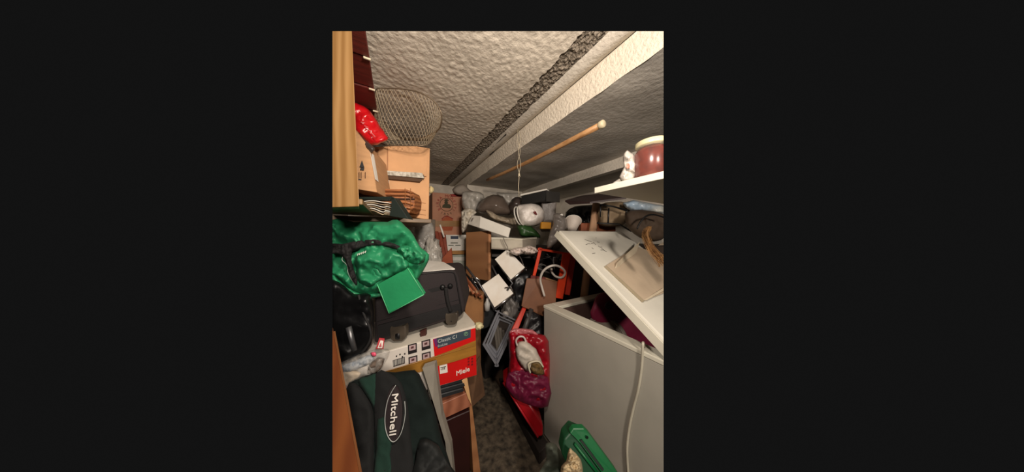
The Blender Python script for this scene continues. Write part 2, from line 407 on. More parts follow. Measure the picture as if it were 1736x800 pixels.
# landing net
netm = M('net_cord', (196, 178, 148), .7); hoopm = M('hoop_metal', (128, 112, 92), .4, metal=.5)
t = thing('landing_net', 'round wire hoop net with diamond mesh propped on the pale carton', 'net', at(690, 250, 1.22))
NC = at(688, 188, 1.22)
hoop = smoothpts([at(x, y, d) for x, y, d in ((638, 152, .97), (655, 150, .97), (682, 151, .96), (712, 157, .96), (736, 172, .98), (748, 192, 1.0), (748, 210, 1.04), (740, 222, 1.09), (710, 234, 1.2), (675, 230, 1.25), (650, 205, 1.16), (640, 175, 1.05))], 8, True)
obj('hoop', tube(hoop, .0032, 7, closed=True), hoopm, t, smooth=True)
base = smoothpts([at(x, y, d) for x, y, d in ((642, 240, 1.10), (655, 246, 1.08), (680, 247, 1.08), (705, 247, 1.08), (722, 246, 1.1), (730, 241, 1.16), (728, 238, 1.22), (720, 238, 1.26), (700, 238, 1.28), (675, 237, 1.28), (655, 236, 1.25), (642, 237, 1.18))], 8, True)
obj('lower_ring', tube(base, .003, 6, closed=True), hoopm, t, smooth=True)
N = 96
def netp(i, s):
    A, C = hoop[int(i) % N], base[int(i) % N]; m = A.lerp(C, s); c = (A+C)*.5
    cen = sum((h for h in base), Vector())/N
    return m+(m-cen).normalized()*0.012*math.sin(s*math.pi)
bm = B()
for i in range(0, N, 2):
    for sgn in (1, -1):
        tube([netp((i+sgn*k) % N, k/15) for k in range(16)], .0008, 3, bm, cap=False)
obj('netting', bm, netm, t)['kind'] = 'stuff'
bm = B()
for k in range(-7, 8, 2):
    for sgn in (1, -1):
        ax_ = sum(base, Vector())/N
        a_ = base[(24+k*3) % N]; b_ = base[(72-k*3+sgn*8) % N]
        tube([a_, (a_+b_)*.5+Vector((0, 0, -.004)), b_], .0009, 3, bm, cap=False)
obj('bottom_netting', bm, netm, t)['kind'] = 'stuff'

# ------------------------------------------------------------------ green bag and suitcase pile (left)
gr = M('green_nylon', (36, 132, 88), .55, .0008, 40, var=.12, vs=6)
grl = M('green_nylon_flap', (38, 148, 94), .5, .0006, 70, var=.10, vs=7)
t = thing('green_nylon_bag', 'crumpled bright green nylon bag slumped over the dark suitcase', 'bag', at(650, 500, .80))
ol = [(556, 374), (600, 376), (640, 376), (658, 376), (673, 372), (688, 384), (700, 398), (712, 418), (727, 431), (724, 448), (716, 462), (706, 478), (698, 480), (690, 464), (672, 470), (650, 486), (634, 502), (606, 499), (588, 489), (572, 474), (556, 462)]
obj('body', puff(ol, lambda x, y: .80-(x-640)*.0004, .030, .08, .034, 7, 11, 20, 3, 2), gr, t, smooth=True)
obj('front_pocket', puff([(601, 440), (612, 428), (640, 421), (668, 424), (686, 432), (694, 448), (690, 458), (668, 467), (640, 481), (627, 488), (615, 482), (606, 474), (604, 455)], .752, .020, .03, .026, 9, 4, 12, 2.6, 2), gr, t, smooth=True)
obj('gathered_corner', puff([(672, 420), (690, 416), (708, 424), (722, 432), (718, 446), (704, 450), (688, 442), (676, 434)], .745, .014, .02, .026, 22, 8, 8, 2.2, 2), gr, t, smooth=True)
F0 = lambda x, y: .735
flap = [at(x, y, .725) for x, y in ((640, 482), (691, 454), (719, 499), (660, 531))]
obj('side_flap', prism(flap, FW*.022, .003, 2), grl, t)
e = flap
for i in range(4):
    if i in (1, 2, 3): obj('piping', tube([e[i]-FW*.001, e[(i+1) % 4]-FW*.001], .0016, 6), M('green_piping', (96, 200, 140), .4), t, smooth=True)
mesh_blk = M('black_lining', (20, 17, 17), .85, .002, 60)
obj('zip_opening', puff([(556, 414), (580, 413), (604, 409), (625, 405), (645, 407), (668, 413), (690, 421), (704, 428), (690, 428), (660, 420), (635, 417), (612, 421), (598, 428), (596, 440), (600, 458), (605, 474), (603, 483), (594, 470), (588, 450), (580, 433), (570, 430), (556, 429)], .742, .006, .05, .012, 30, 6, 4, 2, 2), mesh_blk, t, smooth=True)
obj('white_piping', tube(smoothpts([at(x, y, .742) for x, y in ((582, 433), (580, 441), (588, 449), (590, 462), (596, 474), (604, 483))], 4), .0012, 5), M('piping_grey', (170, 190, 176), .5), t)
for i in range(5):
    obj('stitch', tube([at(606+i*3.2, 433-i*1.1, .712), at(607.5+i*3.2, 429.5-i*1.1, .712)], .0013, 5), paper, t)
obj('lower_sling', puff([(560, 455), (575, 474), (592, 488), (610, 497), (640, 497), (648, 500), (636, 505), (605, 504), (586, 496), (566, 480), (556, 470)], .775, .012, .03, .01, 14, 9, 6, 3, 2), gr, t, smooth=True)

# suitcase
sc = M('suitcase_cloth', (40, 32, 33), .8, .0008, 320, var=.06)
scb = M('suitcase_panel', (25, 23, 24), .55, .0004, 80)
t = thing('suitcase', 'dark brown fabric suitcase lying on its back, wheels towards the camera', 'suitcase', at(705, 575, .9))
SD = lambda x, y: .885+(x-634)*.0012
ff = [(634, 584), (634, 478), (655, 468), (745, 459), (766, 457), (774, 461), (779, 472), (789, 518), (788, 527), (779, 538)]
obj('body', prism([at(x, y, SD(x, y)) for x, y in ff], FW*.30+RT*-.02, .012, 3), sc, t, smooth=False)
def sp(pts, k=.004, th=.006, bev=.001): return prism([at(x, y, SD(x, y)-k) for x, y in pts], FW*th, bev)
obj('wheel_panel', sp([(640, 552), (780, 515), (782, 531), (640, 577)], .008, .01), scb, t)
obj('seam', tube([at(x, y, SD(x, y)-.003) for x, y in ((640, 545), (700, 528), (780, 507))], .0018, 6), scb, t)
obj('seam', tube([at(x, y, SD(x, y)-.002) for x, y in ((715, 502), (745, 497))], .0016, 6), scb, t)
obj('piping', tube(smoothpts([at(x, y, SD(x, y)-.004) for x, y in ((700, 466), (745, 461), (766, 461), (772, 468), (777, 495), (783, 530))], 4), .0035, 6), scb, t, smooth=True)
obj('strap', sp([(718, 492), (754, 484), (754, 490), (718, 500)], .006, .004), blackcloth, t)
obj('carry_strap', tube(smoothpts([at(x, y, SD(x, y)-.012) for x, y in ((756, 488), (757, 500), (760, 515), (764, 528))], 4), .010, 8), blackcloth, t, smooth=True)
hb = obj('handle_mount', lathe([(.001, .012), (.011, .011), (.015, .004), (.016, 0)], at(750, 487, SD(750, 0)-.002), FW*-1, 18), black, t, smooth=True)
obj('rivet', lathe([(.005, 0), (.0045, .003)], at(750, 488, SD(750, 0)-.015), FW*-1, 10), chrome, hb)
hb = obj('handle_mount', lathe([(.001, .012), (.010, .011), (.014, .004), (.015, 0)], at(763, 485, SD(763, 0)-.002), FW*-1, 18), black, t, smooth=True)
obj('rivet', lathe([(.005, 0), (.0045, .003)], at(764, 485, SD(764, 0)-.015), FW*-1, 10), chrome, hb)
for x, y in ((700, 546), (742, 535)): obj('rivet', lathe([(.0028, 0), (.0022, .003)], at(x, y, SD(x, y)-.012), FW*-1, 10), chrome, t)
whl = M('wheel_housing', (88, 78, 66), .5, .001, 50, var=.2)
for x, y, s in ((674, 566, 1.1), (765, 541, .95)):
    c = at(x, y, SD(x, y)-.03)
    k = s*.033
    pts = [c+RT*a_*k+Vector((0, 0, 1))*b_*k for a_, b_ in ((-1.05, .55), (-.9, .95), (-.55, .7), (.55, .85), (.9, 1.1), (1.05, .7), (1, -.5), (.6, -.95), (-.5, -1.05), (-.95, -.6))]
    wh = obj('wheel_housing', prism(pts, FW*.035, .005, 2), whl, t)
    obj('wheel', lathe([(.4*k, -.012), (.8*k, -.010), (.85*k, 0), (.8*k, .010), (.4*k, .012)], c+FW*.026+Vector((0, 0, -.35*k)), RT, 18), black, wh, smooth=True)
obj('foot', sp([(712, 562), (722, 558), (722, 592), (714, 597)], .02, .018), M('brown_tab', (66, 30, 24), .4), t)
obj('rivet', lathe([(.0028, 0), (.0022, .003)], at(718, 571, SD(718, 0)-.022), FW*-1, 10), chrome, t)
# black bag on the far left with a metal tube
bg = M('black_vinyl', (14, 14, 15), .35, .0006, 30)
t = thing('black_holdall', 'black holdall with a strap hanging at the left edge below the green bag', 'bag', at(600, 610, .72))
obj('body', puff([(552, 482), (575, 478), (600, 498), (628, 500), (634, 540), (634, 575), (622, 596), (596, 612), (573, 620), (552, 590)], .74, .05, .14, .010, 7, 13, 22, 4, 3), bg, t, smooth=True)
obj('strap', tube(smoothpts([at(x, y, .70) for x, y in ((608, 500), (616, 530), (628, 560), (626, 580), (612, 600))], 4), .004, 6), blackcloth, t, smooth=True)
tag(obj('metal_tube', tube([at(591, 554, .675), at(601, 594, .675)], [.0085, .0085], 14), steel, smooth=True), 'short grey metal tube leaning on the black holdall', 'tube')

# papers on top of the suitcase and on the appliance box
tag(obj('white_sheet', prism([at(712, 461, .99), at(722, 441, 1.25), at(752, 444, 1.25), at(771, 455, 1.06)], (0, 0, -.006)), paper), 'white sheet lying on top of the dark suitcase', 'sheet')

# ------------------------------------------------------------------ appliance box
BV = .985
t = thing('appliance_box', 'red and white printed appliance box bound with brown tape under the suitcase', 'box', at(700, 640, v=BV))
f = lambda x, y, k=0: at(x, y, v=BV-k)
whitecard = M('white_card', (222, 214, 204), .6, .0004, 40, var=.04)
redcard = M('red_card', (214, 24, 22), .45, var=.05)
fp = [f(552, 624), f(552, 712), f(808, 636), f(806, 556)]
obj('body', prism(fp, (0, .38, 0), .002), whitecard, t)
def stick(pts, k=.002, mat=ink, name='print', th=.0012, par=None, label=None): return obj(name, prism([f(x, y, k) for x, y in pts], (0, th, 0)), mat, par or t, label=label)
stick([(734, 575), (806, 556), (808, 635.5), (741, 655)], .002, redcard, 'red_panel', label='bright red printed end panel')
stick([(735, 575), (740, 573.5), (743, 587), (738, 588)], .0032, M('purple_print', (120, 40, 110), .5), 'purple_edge')
stick([(740, 573.5), (798, 558), (798, 572), (742, 591)], .0032, M('slate_card', (62, 76, 88), .5), 'title_panel')
xd = f(798, 560)-f(741, 577); yd = Vector((0, 0, 1))
text('Classic C1', .0235, f(742, 581.5, .0046), (1, 0, .02), yd, M('pale_print', (205, 210, 205), .6), t)
text('EcoLine', .015, f(742, 588.5, .0056), (1, 0, .02), yd, MATS['pale_print'], t)
gc = f(790, 566, .0046)
obj('leaf_mark', tube(ring(gc, .0105, (0, 1, 0), 18, .009), .0008, 5, closed=True), M('lime', (150, 200, 150), .5), t)
obj('leaf_mark', tube(smoothpts([gc+Vector((-.006, 0, -.004)), gc+Vector((0, 0, .003)), gc+Vector((.006, 0, .005))], 4), .0012, 5), MATS['lime'], t)
text('Miele', .034, f(773, 637, .0046), (1, 0, .03), yd, paper, t)
text('Miele', .034, f(773.3, 637.2, .0042), (1, 0, .03), yd, paper, t)
stick([(745, 620), (758, 617), (759, 631), (746, 634)], .0034, paper, 'emblem_square')
text('VDE', .012, f(747, 628, .006), (1, 0, .02), yd, ink, t)
stick([(746.5, 623), (756, 621), (756, 622), (746.5, 624)], .0048, ink, 'emblem_bar')
for i in range(2):
    for j in range(3): stick([(793+i*6, 607+j*5), (796+i*6, 606+j*5), (796+i*6, 609+j*5), (793+i*6, 610+j*5)], .0034, M('dark_red_print', (130, 16, 16), .6), 'tiny_print')
for (x, y) in ((691.5, 585), (714.5, 578.5), (692.5, 606), (715, 599.5)):
    p_ = stick([(x, y), (x+15, y-4), (x+15.5, y+12), (x+.5, y+16)], .0022, M('icon_black', (36, 30, 32), .5), 'icon_tile')
    stick([(x+2, y+1.5), (x+13, y-1.3), (x+13.3, y+7), (x+2.3, y+10)], .0036, M('icon_pale', (196, 170, 170), .5), 'icon_window', par=p_)
    stick([(x+5, y+3), (x+10, y+1.5), (x+10, y+5), (x+5, y+6.5)], .0048, M('icon_dark', (96, 60, 60), .5), 'icon_figure', par=p_)
stick([(666, 611), (686, 605), (686.5, 616), (667, 622)], .0022, M('icon_black', (36, 30, 32), .5), 'bar_code')
for i in range(8): stick([(667.5+i*2.3, 611.5-i*.7), (668.3+i*2.3, 611.2-i*.7), (668.5+i*2.3, 620-i*.7), (667.8+i*2.3, 620.3-i*.7)], .0036, paper, 'bar_gap')
for x, y in ((671, 603), (677, 600), (681, 604), (685, 599)): stick([(x, y), (x+2.4, y-.6), (x+2.4, y+1.8), (x, y+2.4)], .0022, ink, 'tiny_print')
tape = M('brown_tape', (172, 122, 52), .3, .0006, 30, var=.12, stretch=(1, 1, 4))
bm = B(); up = [(640, 634), (665, 626), (709, 612.5), (740, 603), (770, 592), (806.6, 577)]; lo = [(640, 641), (665, 638), (712, 631), (740, 621), (770, 613), (807.6, 601)]
obj('tape', prism([f(x, y, .006) for x, y in up+lo[::-1]], (0, .0012, 0)), tape, t, label='shiny brown parcel tape')
obj('tape_fold', tube([f(660, 628, .008), f(735, 606, .008), f(806, 585, .008)], .0016, 6), tape, t)
stick([(713, 627), (735, 621), (740, 655), (730, 680), (722, 650)], .003, M('grey_card', (150, 144, 132), .7), 'grey_flap')
obj('lid_edge', prism([f(640, 599, -.002), f(808, 551, -.002), f(808, 556, -.002), f(640, 604, -.002)], (0, .37, 0)), M('lid_card', (226, 218, 202), .7), t)
obj('top_sheet', prism([f(700, 585, -.02)+Vector((0, .0, .004)), f(806, 553, -.01)+Vector((0, 0, .006)), f(783, 527, -.30), f(700, 552, -.30)], (0, 0, -.003)), whitecard, t)
tag(obj('tape_scrap', lump(f(812, 552, .0), (.018, .02, .014), .35, 3, 6, 3), M('scrap_cream', (208, 196, 150), .5), smooth=True), 'crumpled scrap of cream tape at the far corner of the appliance box', 'tape')
# plastic bags in front of the box left end
t = thing('clear_plastic_bag', 'clear plastic bag of small wrapped things left of the appliance box icons', 'bag', f(615, 655, .05))
film_clear = M('film_clear', (220, 216, 208), .12, .003, 26, alpha=.22, var=.1, vs=20)
obj('film', puff([(573, 622), (590, 608), (625, 595), (648, 590), (662, 596), (650, 620), (640, 634), (618, 642), (600, 652), (584, 668), (574, 655)], .70, .016, .02, .018, 20, 21, 10, 3, 2), film_clear, t, smooth=True)
obj('cream_packet', puff([(575, 634), (596, 628), (612, 632), (604, 645), (590, 656), (578, 654)], .715, .012, .015, .004, 12, 5, 6, 3, 2), M('cream_packet', (226, 206, 178), .6), t, smooth=True)
obj('blue_print_packet', puff([(578, 622), (600, 612), (626, 602), (634, 612), (612, 624), (584, 634)], .715, .010, .012, .006, 20, 15, 6, 3, 2), M('packet_blue', (196, 202, 206), .5, c2=(110, 128, 150), vs=70), t, smooth=True)
obj('pink_packet', puff([(580, 662), (592, 650), (606, 643), (612, 648), (598, 660), (586, 672)], .69, .010, .012, .006, 20, 16, 5, 2.5, 2), M('packet_pink', (190, 110, 120), .45, c2=(120, 80, 70), vs=60), t, smooth=True)
obj('pink_tag', puff([(628, 598), (636, 597), (638, 603), (631, 605)], .675, .004, .004, .001, 20, 1, 3, 2, 2), M('pink_tag', (235, 90, 120), .4), t, smooth=True)
obj('grey_packet', puff([(626, 618), (640, 606), (652, 608), (648, 622), (638, 632), (624, 634)], .690, .012, .012, .008, 22, 17, 6, 2.5, 2), M('packet_grey', (120, 104, 92), .4, var=.3, vs=40), t, smooth=True)
t = thing('red_tag', 'red edged warning tag lying between black holdall and suitcase wheel', 'tag', f(645, 590, .0))
obj('card', prism([f(637, 592, .03), f(643, 573, .02), f(652, 574, .02), f(650, 592, .03)], (0, .003, 0)), M('tag_red', (190, 30, 44), .5), t)
obj('panel', prism([f(640, 590, .034), f(645, 577, .024), f(650, 578, .024), f(648, 590, .034)], (0, .002, 0)), paper, t)
obj('triangle', prism([f(642, 588, .037), f(646, 580, .029), f(647, 588, .037)], (0, .002, 0)), MATS['tag_red'], t)

# leaning panel, far left foreground
rb = wood('red_brown_wood', (124, 70, 34), (104, 54, 26), 5, 'X', .45, (1, 1, .3))
t = thing('leaning_board', 'orange brown veneered board leaning at the lower left corner', 'board', at(585, 800, .52))
obj('panel', prism([at(552, 540, .60), at(565, 562, .60), at(612, 812, .46), at(552, 812, .46)], Vector((ray(560, 600).x, ray(560, 600).y, 0))*.018), rb, t)
obj('edge_strip', prism([at(565, 562, .598), at(567, 562, .598), at(614, 812, .458), at(611.5, 812, .458)], FW*.003), M('edge_strip', (120, 74, 40), .5), t)

# ------------------------------------------------------------------ dark bag with oval logo
bk = M('bag_black', (14, 15, 15), .95, .0006, 260, var=.1); bgn = M('bag_green', (12, 46, 35), .95, .0006, 260, var=.12); bgg = M('bag_greygreen', (20, 29, 27), .95, .0006, 260, var=.1, spec=.2)
t = thing('logo_bag', 'black and dark green fabric bag with an oval logo in the lower left', 'bag', at(680, 800, .66))
LD = lambda x, y: .70-(y-640)*.0006
obj('body', puff([(585, 660), (605, 642), (640, 631), (670, 631), (704, 627), (716, 645), (728, 672), (740, 705), (750, 745), (765, 790), (775, 830), (604, 830), (598, 740)], LD, .05, .12, .010, 8, 31, 22, 4, 2), bgg, t, smooth=True)
LF = lambda x, y: LD(x, y)-.046
obj('centre_panel', puff([(636, 634), (660, 632), (680, 650), (692, 690), (696, 740), (700, 830), (640, 830), (638, 760), (634, 700)], lambda x, y: LF(x, y)-.002, .010, .02, .005, 9, 32, 14, 4, 2), bk, t, smooth=True)
obj('green_panel', puff([(608, 643), (622, 638), (637, 634), (637, 665), (634, 690), (626, 676), (614, 658)], lambda x, y: LF(x, y)-.004, .010, .02, .005, 11, 33, 8, 3, 2), bgn, t, smooth=True)
obj('green_panel', puff([(640, 710), (660, 712), (668, 740), (662, 770), (664, 830), (634, 830), (638, 760)], lambda x, y: LF(x, y)-.012, .008, .02, .004, 11, 34, 8, 3, 2), bgn, t, smooth=True)
obj('side_fold', puff([(586, 662), (604, 650), (622, 672), (634, 700), (634, 760), (632, 830), (602, 830), (598, 740)], lambda x, y: LF(x, y)+.004, .014, .03, .012, 9, 35, 12, 4, 2), bk, t, smooth=True)
obj('lower_fold', puff([(712, 745), (735, 748), (752, 770), (775, 830), (700, 830), (704, 780)], lambda x, y: LF(x, y)-.006, .018, .03, .014, 13, 36, 12, 4, 2), M('bag_dark', (18, 21, 20), .8), t, smooth=True)
LL = lambda x, y, k=0: at(x, y, LF(x, y)-.022-k)
obj('logo_field', prism([LL(*p) for p in [(667+14.5*math.cos(a_)+1.5*math.sin(a_), 702-48*math.sin(a_)) for a_ in [k*math.pi/14 for k in range(28)]]], FW*.004), M('logo_field', (34, 22, 24), .6), t)
obj('logo_oval', tube(smoothpts([LL(x, y, .002) for x, y in ((671, 653), (664, 664), (657, 680), (653, 702), (653, 722), (657, 738), (664, 748), (671, 747), (679, 736), (684, 720), (687, 700), (686, 680))], 5), .0011, 6), M('logo_silver', (176, 180, 176), .4), t, smooth=True)
text('Mitchell', .027, LL(665, 667, .004), LL(661, 738, .004)-LL(666, 666, .004), RT, M('logo_white', (232, 226, 216), .5), t, wscale=1.18)
text('Mitchell', .027, LL(665.6, 667.3, .003), LL(661, 738, .004)-LL(666, 666, .004), RT, MATS['logo_white'], t, wscale=1.18)

# ------------------------------------------------------------------ under the appliance box
t = thing('dark_cabinet', 'low dark maroon wooden cabinet with pale edge standing under the box', 'cabinet', at(775, 800, .95))
mar = M('dark_maroon', (48, 16, 14), .5, .0004, 30)
CV = 1.0
g = lambda x, y, k=0: at(x, y, v=CV-k)
zt = at(760, 712, v=CV).z
c0, c1 = at(738, 740, v=CV).x, at(797, 740, v=CV).x
obj('body', box(c0-.25, c1, CV, CV+.42, .0, zt, .003), mar, t)
obj('side_edge', prism([g(796, 690, .004), g(800, 686, .004), g(816, 812, .004), g(803, 812, .004)], (0, .40, 0)), wood('pale_edge', (176, 124, 82), (160, 108, 70), 3, 'Z'), t)
t = thing('plywood_sheet', 'reddish plywood sheet on top of the dark maroon cabinet', 'board', g(770, 690))
obj('sheet', prism([g(738, 690, .002), g(796, 664, .002), g(800, 688, .002), g(756, 708, .002), g(742, 712, .002)], (0, .35, 0), .002), wood('pinkish_ply', (176, 112, 84), (146, 88, 64), 5, 'X'), t)
for i in range(3):
    y = 648+i*9
    tag(obj('black_tray', prism([g(742, y+4, .01+i*.004), g(789-i*2, y-8, .01+i*.004), g(791-i*2, y-2, .01+i*.004), g(744, y+11, .01+i*.004)], (0, .28, 0), .003), M('tray_black', (44, 46, 48), .45)),
        ['topmost flat black tray just below the red box panel', 'middle flat black tray between two others below the box', 'lowest flat black tray resting on the plywood sheet'][i], 'tray', 'black trays under the appliance box')
tag(obj('wood_offcut', prism([g(783, 645, .012), g(792, 640, .012), g(800, 688, .012), g(794, 676, .012)], (0, .03, 0), .001), M('offcut', (226, 178, 124), .6)), 'pale wedge of wood standing beside the black trays', 'wood offcut')
tag(obj('cardboard_sheet', prism([at(792, 637, 1.12), at(813, 604, 1.15), at(822, 670, 1.25), at(800, 690, 1.12)], FW*.012), M('card_deep', (104, 74, 50), .85)), 'brown cardboard sheet standing behind the box by the aisle', 'cardboard')
tag(obj('grey_carton', prism([at(716, 624, .84), at(737, 617, .88), at(742, 655, .88), at(749, 706, .88), at(764, 756, .88), at(782, 944, .88), at(772, 944, .88), at(755, 750, .86), at(734, 680, .84)], FW*.03), M('grey_card', (150, 144, 132), .7)), 'grey card panel between logo bag and black trays', 'cardboard')

# ------------------------------------------------------------------ back left: boxes
def carton(name, label, x0, x1, y0, y1, v, dep, mat, cat='box', group=None):
    t = thing(name, label, cat, at((x0+x1)/2, y1, v=v), group)
    A = at(x0, y1, v=v); C = at(x1, y0, v=v); z0 = at((x0+x1)/2, y1, v=v).z; z1 = at((x0+x1)/2, y0, v=v).z
    obj('body', box(A.x, C.x, v, v+dep, z0, z1, .003), mat, t)
    return t, A.x, C.x, z0, z1
BW = 2.36
t, xa, xb, za, zb = carton('beer_carton', 'brown beer carton with round printed emblem at the back', 733, 783, 328, 398, BW, .4, M('carton_rose', (190, 136, 108), .8, var=.08))
cc = at(757, 347, v=BW-.002); rp_ = M('rust_print', (150, 48, 40), .7); gp = M('olive_print', (72, 66, 44), .8)
obj('emblem_ring', tube(ring(cc, .078, (0, 1, 0), 28), .003, 4, closed=True), gp, t)
for i, ch in enumerate('BIRRA MORETTI'):
    a_ = math.radians(215-i*20.8); c_ = cc+Vector((math.cos(a_)*.086, -.002, math.sin(a_)*.086))
    if ch != ' ': text(ch, .050, c_, (math.sin(a_), 0, -math.cos(a_)), (math.cos(a_), 0, math.sin(a_)), rp_, t, align='CENTER')
for i, ch in enumerate('1859'):
    a_ = math.radians(240+i*19); c_ = cc+Vector((math.cos(a_)*.128, -.002, math.sin(a_)*.128))
    text(ch, .042, c_, (-math.sin(a_), 0, math.cos(a_)), (-math.cos(a_), 0, -math.sin(a_)), gp, t, align='CENTER')
obj('emblem_figure', lathe([(.022, 0), (.022, .003)], cc+Vector((-.004, 0, .026)), (0, -1, 0), 16), gp, t)
obj('emblem_figure', prism([cc+Vector((a_*.76, -.001, b_*.76)) for a_, b_ in ((-.045, .062), (.04, .062), (.03, .075), (.015, .09), (-.02, .088))], (0, -.003, 0)), gp, t)
obj('emblem_figure', prism([cc+Vector((a_*.76, -.001, b_*.76)) for a_, b_ in ((-.07, -.05), (.055, -.055), (.075, -.02), (.045, .012), (-.03, .012), (-.06, -.01))], (0, -.003, 0)), gp, t)
obj('orange_patch', prism([at(x, y, v=BW-.003) for x, y in ((749, 372), (758, 366), (767, 371), (770, 380), (766, 391), (752, 391), (747, 382))], (0, .002, 0)), M('orange_print', (176, 84, 44), .7), t)
obj('arc_print', tube(smoothpts([at(x, y, v=BW-.006) for x, y in ((749, 371), (757, 366), (768, 371))], 4), .005, 5), rp_, t)
obj('tape', prism([at(x, y, v=BW-.005) for x, y in ((735, 374), (781, 374), (781, 384), (735, 384))], (0, .002, 0)), M('old_tape', (160, 116, 62), .4), t)
obj('red_flap', prism([at(x, y, v=BW-.02) for x, y in ((764, 329), (784, 327), (782, 333), (766, 333))], (0, .02, 0)), rp_, t)
t, xa, xb, za, zb = carton('white_carton', 'white carton with dark blue printed label below the beer carton', 753, 791, 398, 425, 2.3, .35, M('dull_white_card', (244, 240, 230), .7))
obj('label_bar', prism([at(x, y, v=2.298) for x, y in ((764, 400), (777, 400), (777, 405), (764, 405))], (0, .002, 0)), M('navy', (52, 64, 86), .6), t)
for x0, x1, y in ((764, 776, 411), (760, 769, 415), (772, 781, 415)):
    obj('print_line', prism([at(x, y_, v=2.298) for x, y_ in ((x0, y), (x1, y), (x1, y+1.6), (x0, y+1.6))], (0, .002, 0)), M('grey_print', (110, 116, 104), .7), t)
t, xa, xb, za, zb = carton('pale_carton', 'pale grey green carton under the wooden rail, beside the red planks', 762, 792, 432, 470, 2.3, .35, M('greenish_card', (192, 198, 184), .7))
obj('flap', prism([at(x, y, v=2.296) for x, y in ((763, 436), (791, 436), (791, 442), (763, 441))], (0, .003, 0)), MATS['dull_white_card'], t)
tag(obj('wooden_rail', prism([at(x, y, v=2.285) for x, y in ((755, 425), (792, 425), (792, 431), (755, 431))], (0, .3, 0), .002), M('rail_wood', (184, 132, 72), .6)), 'tan wooden rail between the white carton and pale carton', 'rail')
tag(obj('support_crate', box(at(733, 500, v=2.3).x, min(.735, at(795, 500, v=2.3).x), 2.31, 2.6, 0, at(760, 470, v=2.3).z, .004), card_dark), 'brown crate under the stacked cartons at the back', 'crate')
tag(obj('storage_chest', box(-.10, .46, 1.6, 1.95, 0, 1.12, .005), card_dark), 'brown chest hidden behind the suitcase carrying planks and film', 'chest')
# red planks leaning
for i, (a0, a1, b0, b1, lab) in enumerate((((737, 392), (742, 392), (750, 440), (744, 442), 'red brown plank leaning leftmost before the white carton'),
        ((743, 394), (748, 394), (757, 442), (751, 442), 'red brown plank leaning in the middle of three'),
        ((749, 396), (755, 398), (761, 446), (757, 446), 'red brown plank leaning nearest the white carton label'))):
    tag(obj('red_plank', prism([at(*a0, 1.95+i*.02), at(*a1, 1.95+i*.02), at(*b0, 1.85+i*.02), at(*b1, 1.85+i*.02)], FW*.02, .002), M('redbrown%d' % i, (142, 66, 44), .6, c2=(108, 46, 32))), lab, 'plank', 'red brown planks')
tag(obj('plank_end', prism([at(748, 440, 1.7), at(765, 420, 1.7), at(769, 461, 1.7), at(752, 464, 1.7)], FW*.02, .002), M('redbrown_wide', (158, 78, 46), .6)), 'short wide red brown board behind the suitcase top', 'board')
tag(obj('white_rod', tube([at(746, 381, 1.9), at(753, 402, 1.9)], .0085, 8), paper, smooth=True), 'short white rod standing in front of the beer carton', 'rod')
_c = [o for o in S.objects if o.name == 'cardboard_carton'][0]
obj('corner_tuft', lump(at(731, 322, 1.42), (.014, .02, .022), .3, 3, 9, 3), M('tuft', (226, 206, 150), .7), _c, smooth=True)
t = thing('wrapped_panels', 'pale panels wrapped in clear plastic standing behind the green bag', 'panel', at(718, 440, 1.7))
for i, x in enumerate((703, 712, 721, 729)):
    obj('panel', prism([at(x, 372, 1.7+i*.05), at(x+8, 372, 1.7+i*.05), at(x+7, 440, 1.7+i*.05), at(x-1, 440, 1.7+i*.05)], FW*.02, .002), M('dusty_panel%d' % (i % 2), (150-i % 2*22, 136-i % 2*20, 122-i % 2*20), .6, var=.2, vs=12), t)
obj('film', puff([(700, 376), (732, 376), (737, 400), (736, 440), (704, 440)], 1.62, .02, .02, .016, 14, 41, 8, 3, 2), film, t, smooth=True)
t = thing('plastic_film_heap', 'crumpled clear film heap between wrapped panels and red planks', 'plastic film', at(733, 440, 1.55))
obj('film', lump(at(733, 437, 1.55), (.055, .06, .11), .4, 3.5, 12, 4), filmthick, t, smooth=True)

# ------------------------------------------------------------------ back centre
t = thing('tall_flat_carton', 'tall flat brown carton standing upright in the centre with light right edge', 'box', at(812, 475, 2.0))
obj('body', prism([at(790, 470, 2.0), at(829, 476, 1.95), at(829, 391, 1.95), at(790, 394, 2.0)], FW*.10, .002), wood('board_brown', (146, 100, 60), (136, 90, 52), 2, 'Z', .6), t)
obj('corner_strip', prism([at(828, 476, 1.94), at(832, 474, 1.94), at(832.5, 390, 1.94), at(828, 391, 1.94)], FW*.06, .001), M('torn_edge', (214, 150, 100), .7, .002, 60), t)
t = thing('styrofoam_lid', 'white styrofoam box part tilted on top of the tall brown carton', 'styrofoam', at(830, 395, 1.9))
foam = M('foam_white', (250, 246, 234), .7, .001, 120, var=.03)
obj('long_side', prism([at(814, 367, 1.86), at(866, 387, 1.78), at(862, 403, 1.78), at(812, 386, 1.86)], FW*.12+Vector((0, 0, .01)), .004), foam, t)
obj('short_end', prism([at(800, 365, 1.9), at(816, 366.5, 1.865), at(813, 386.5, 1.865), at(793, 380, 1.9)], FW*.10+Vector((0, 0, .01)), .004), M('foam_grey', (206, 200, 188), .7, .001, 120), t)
obj('hand_slot', prism([at(800, 370, 1.885), at(803, 369, 1.88), at(800, 375, 1.88), at(798, 375, 1.885)], FW*.01), M('slot_grey', (130, 120, 110), .7), t)
tag(obj('grey_dome_cover', puff([(808, 358), (813, 343), (826, 333), (842, 330), (856, 337), (865, 350), (868, 362), (846, 366), (822, 362)], 2.08, .16, .10, .006, 5, 51, 26, 3, 3), M('dome_plastic', (112, 98, 88), .22, .002, 12, alpha=.9, var=.1), smooth=True), 'smoky grey plastic dome on the pile below the string', 'dome cover')
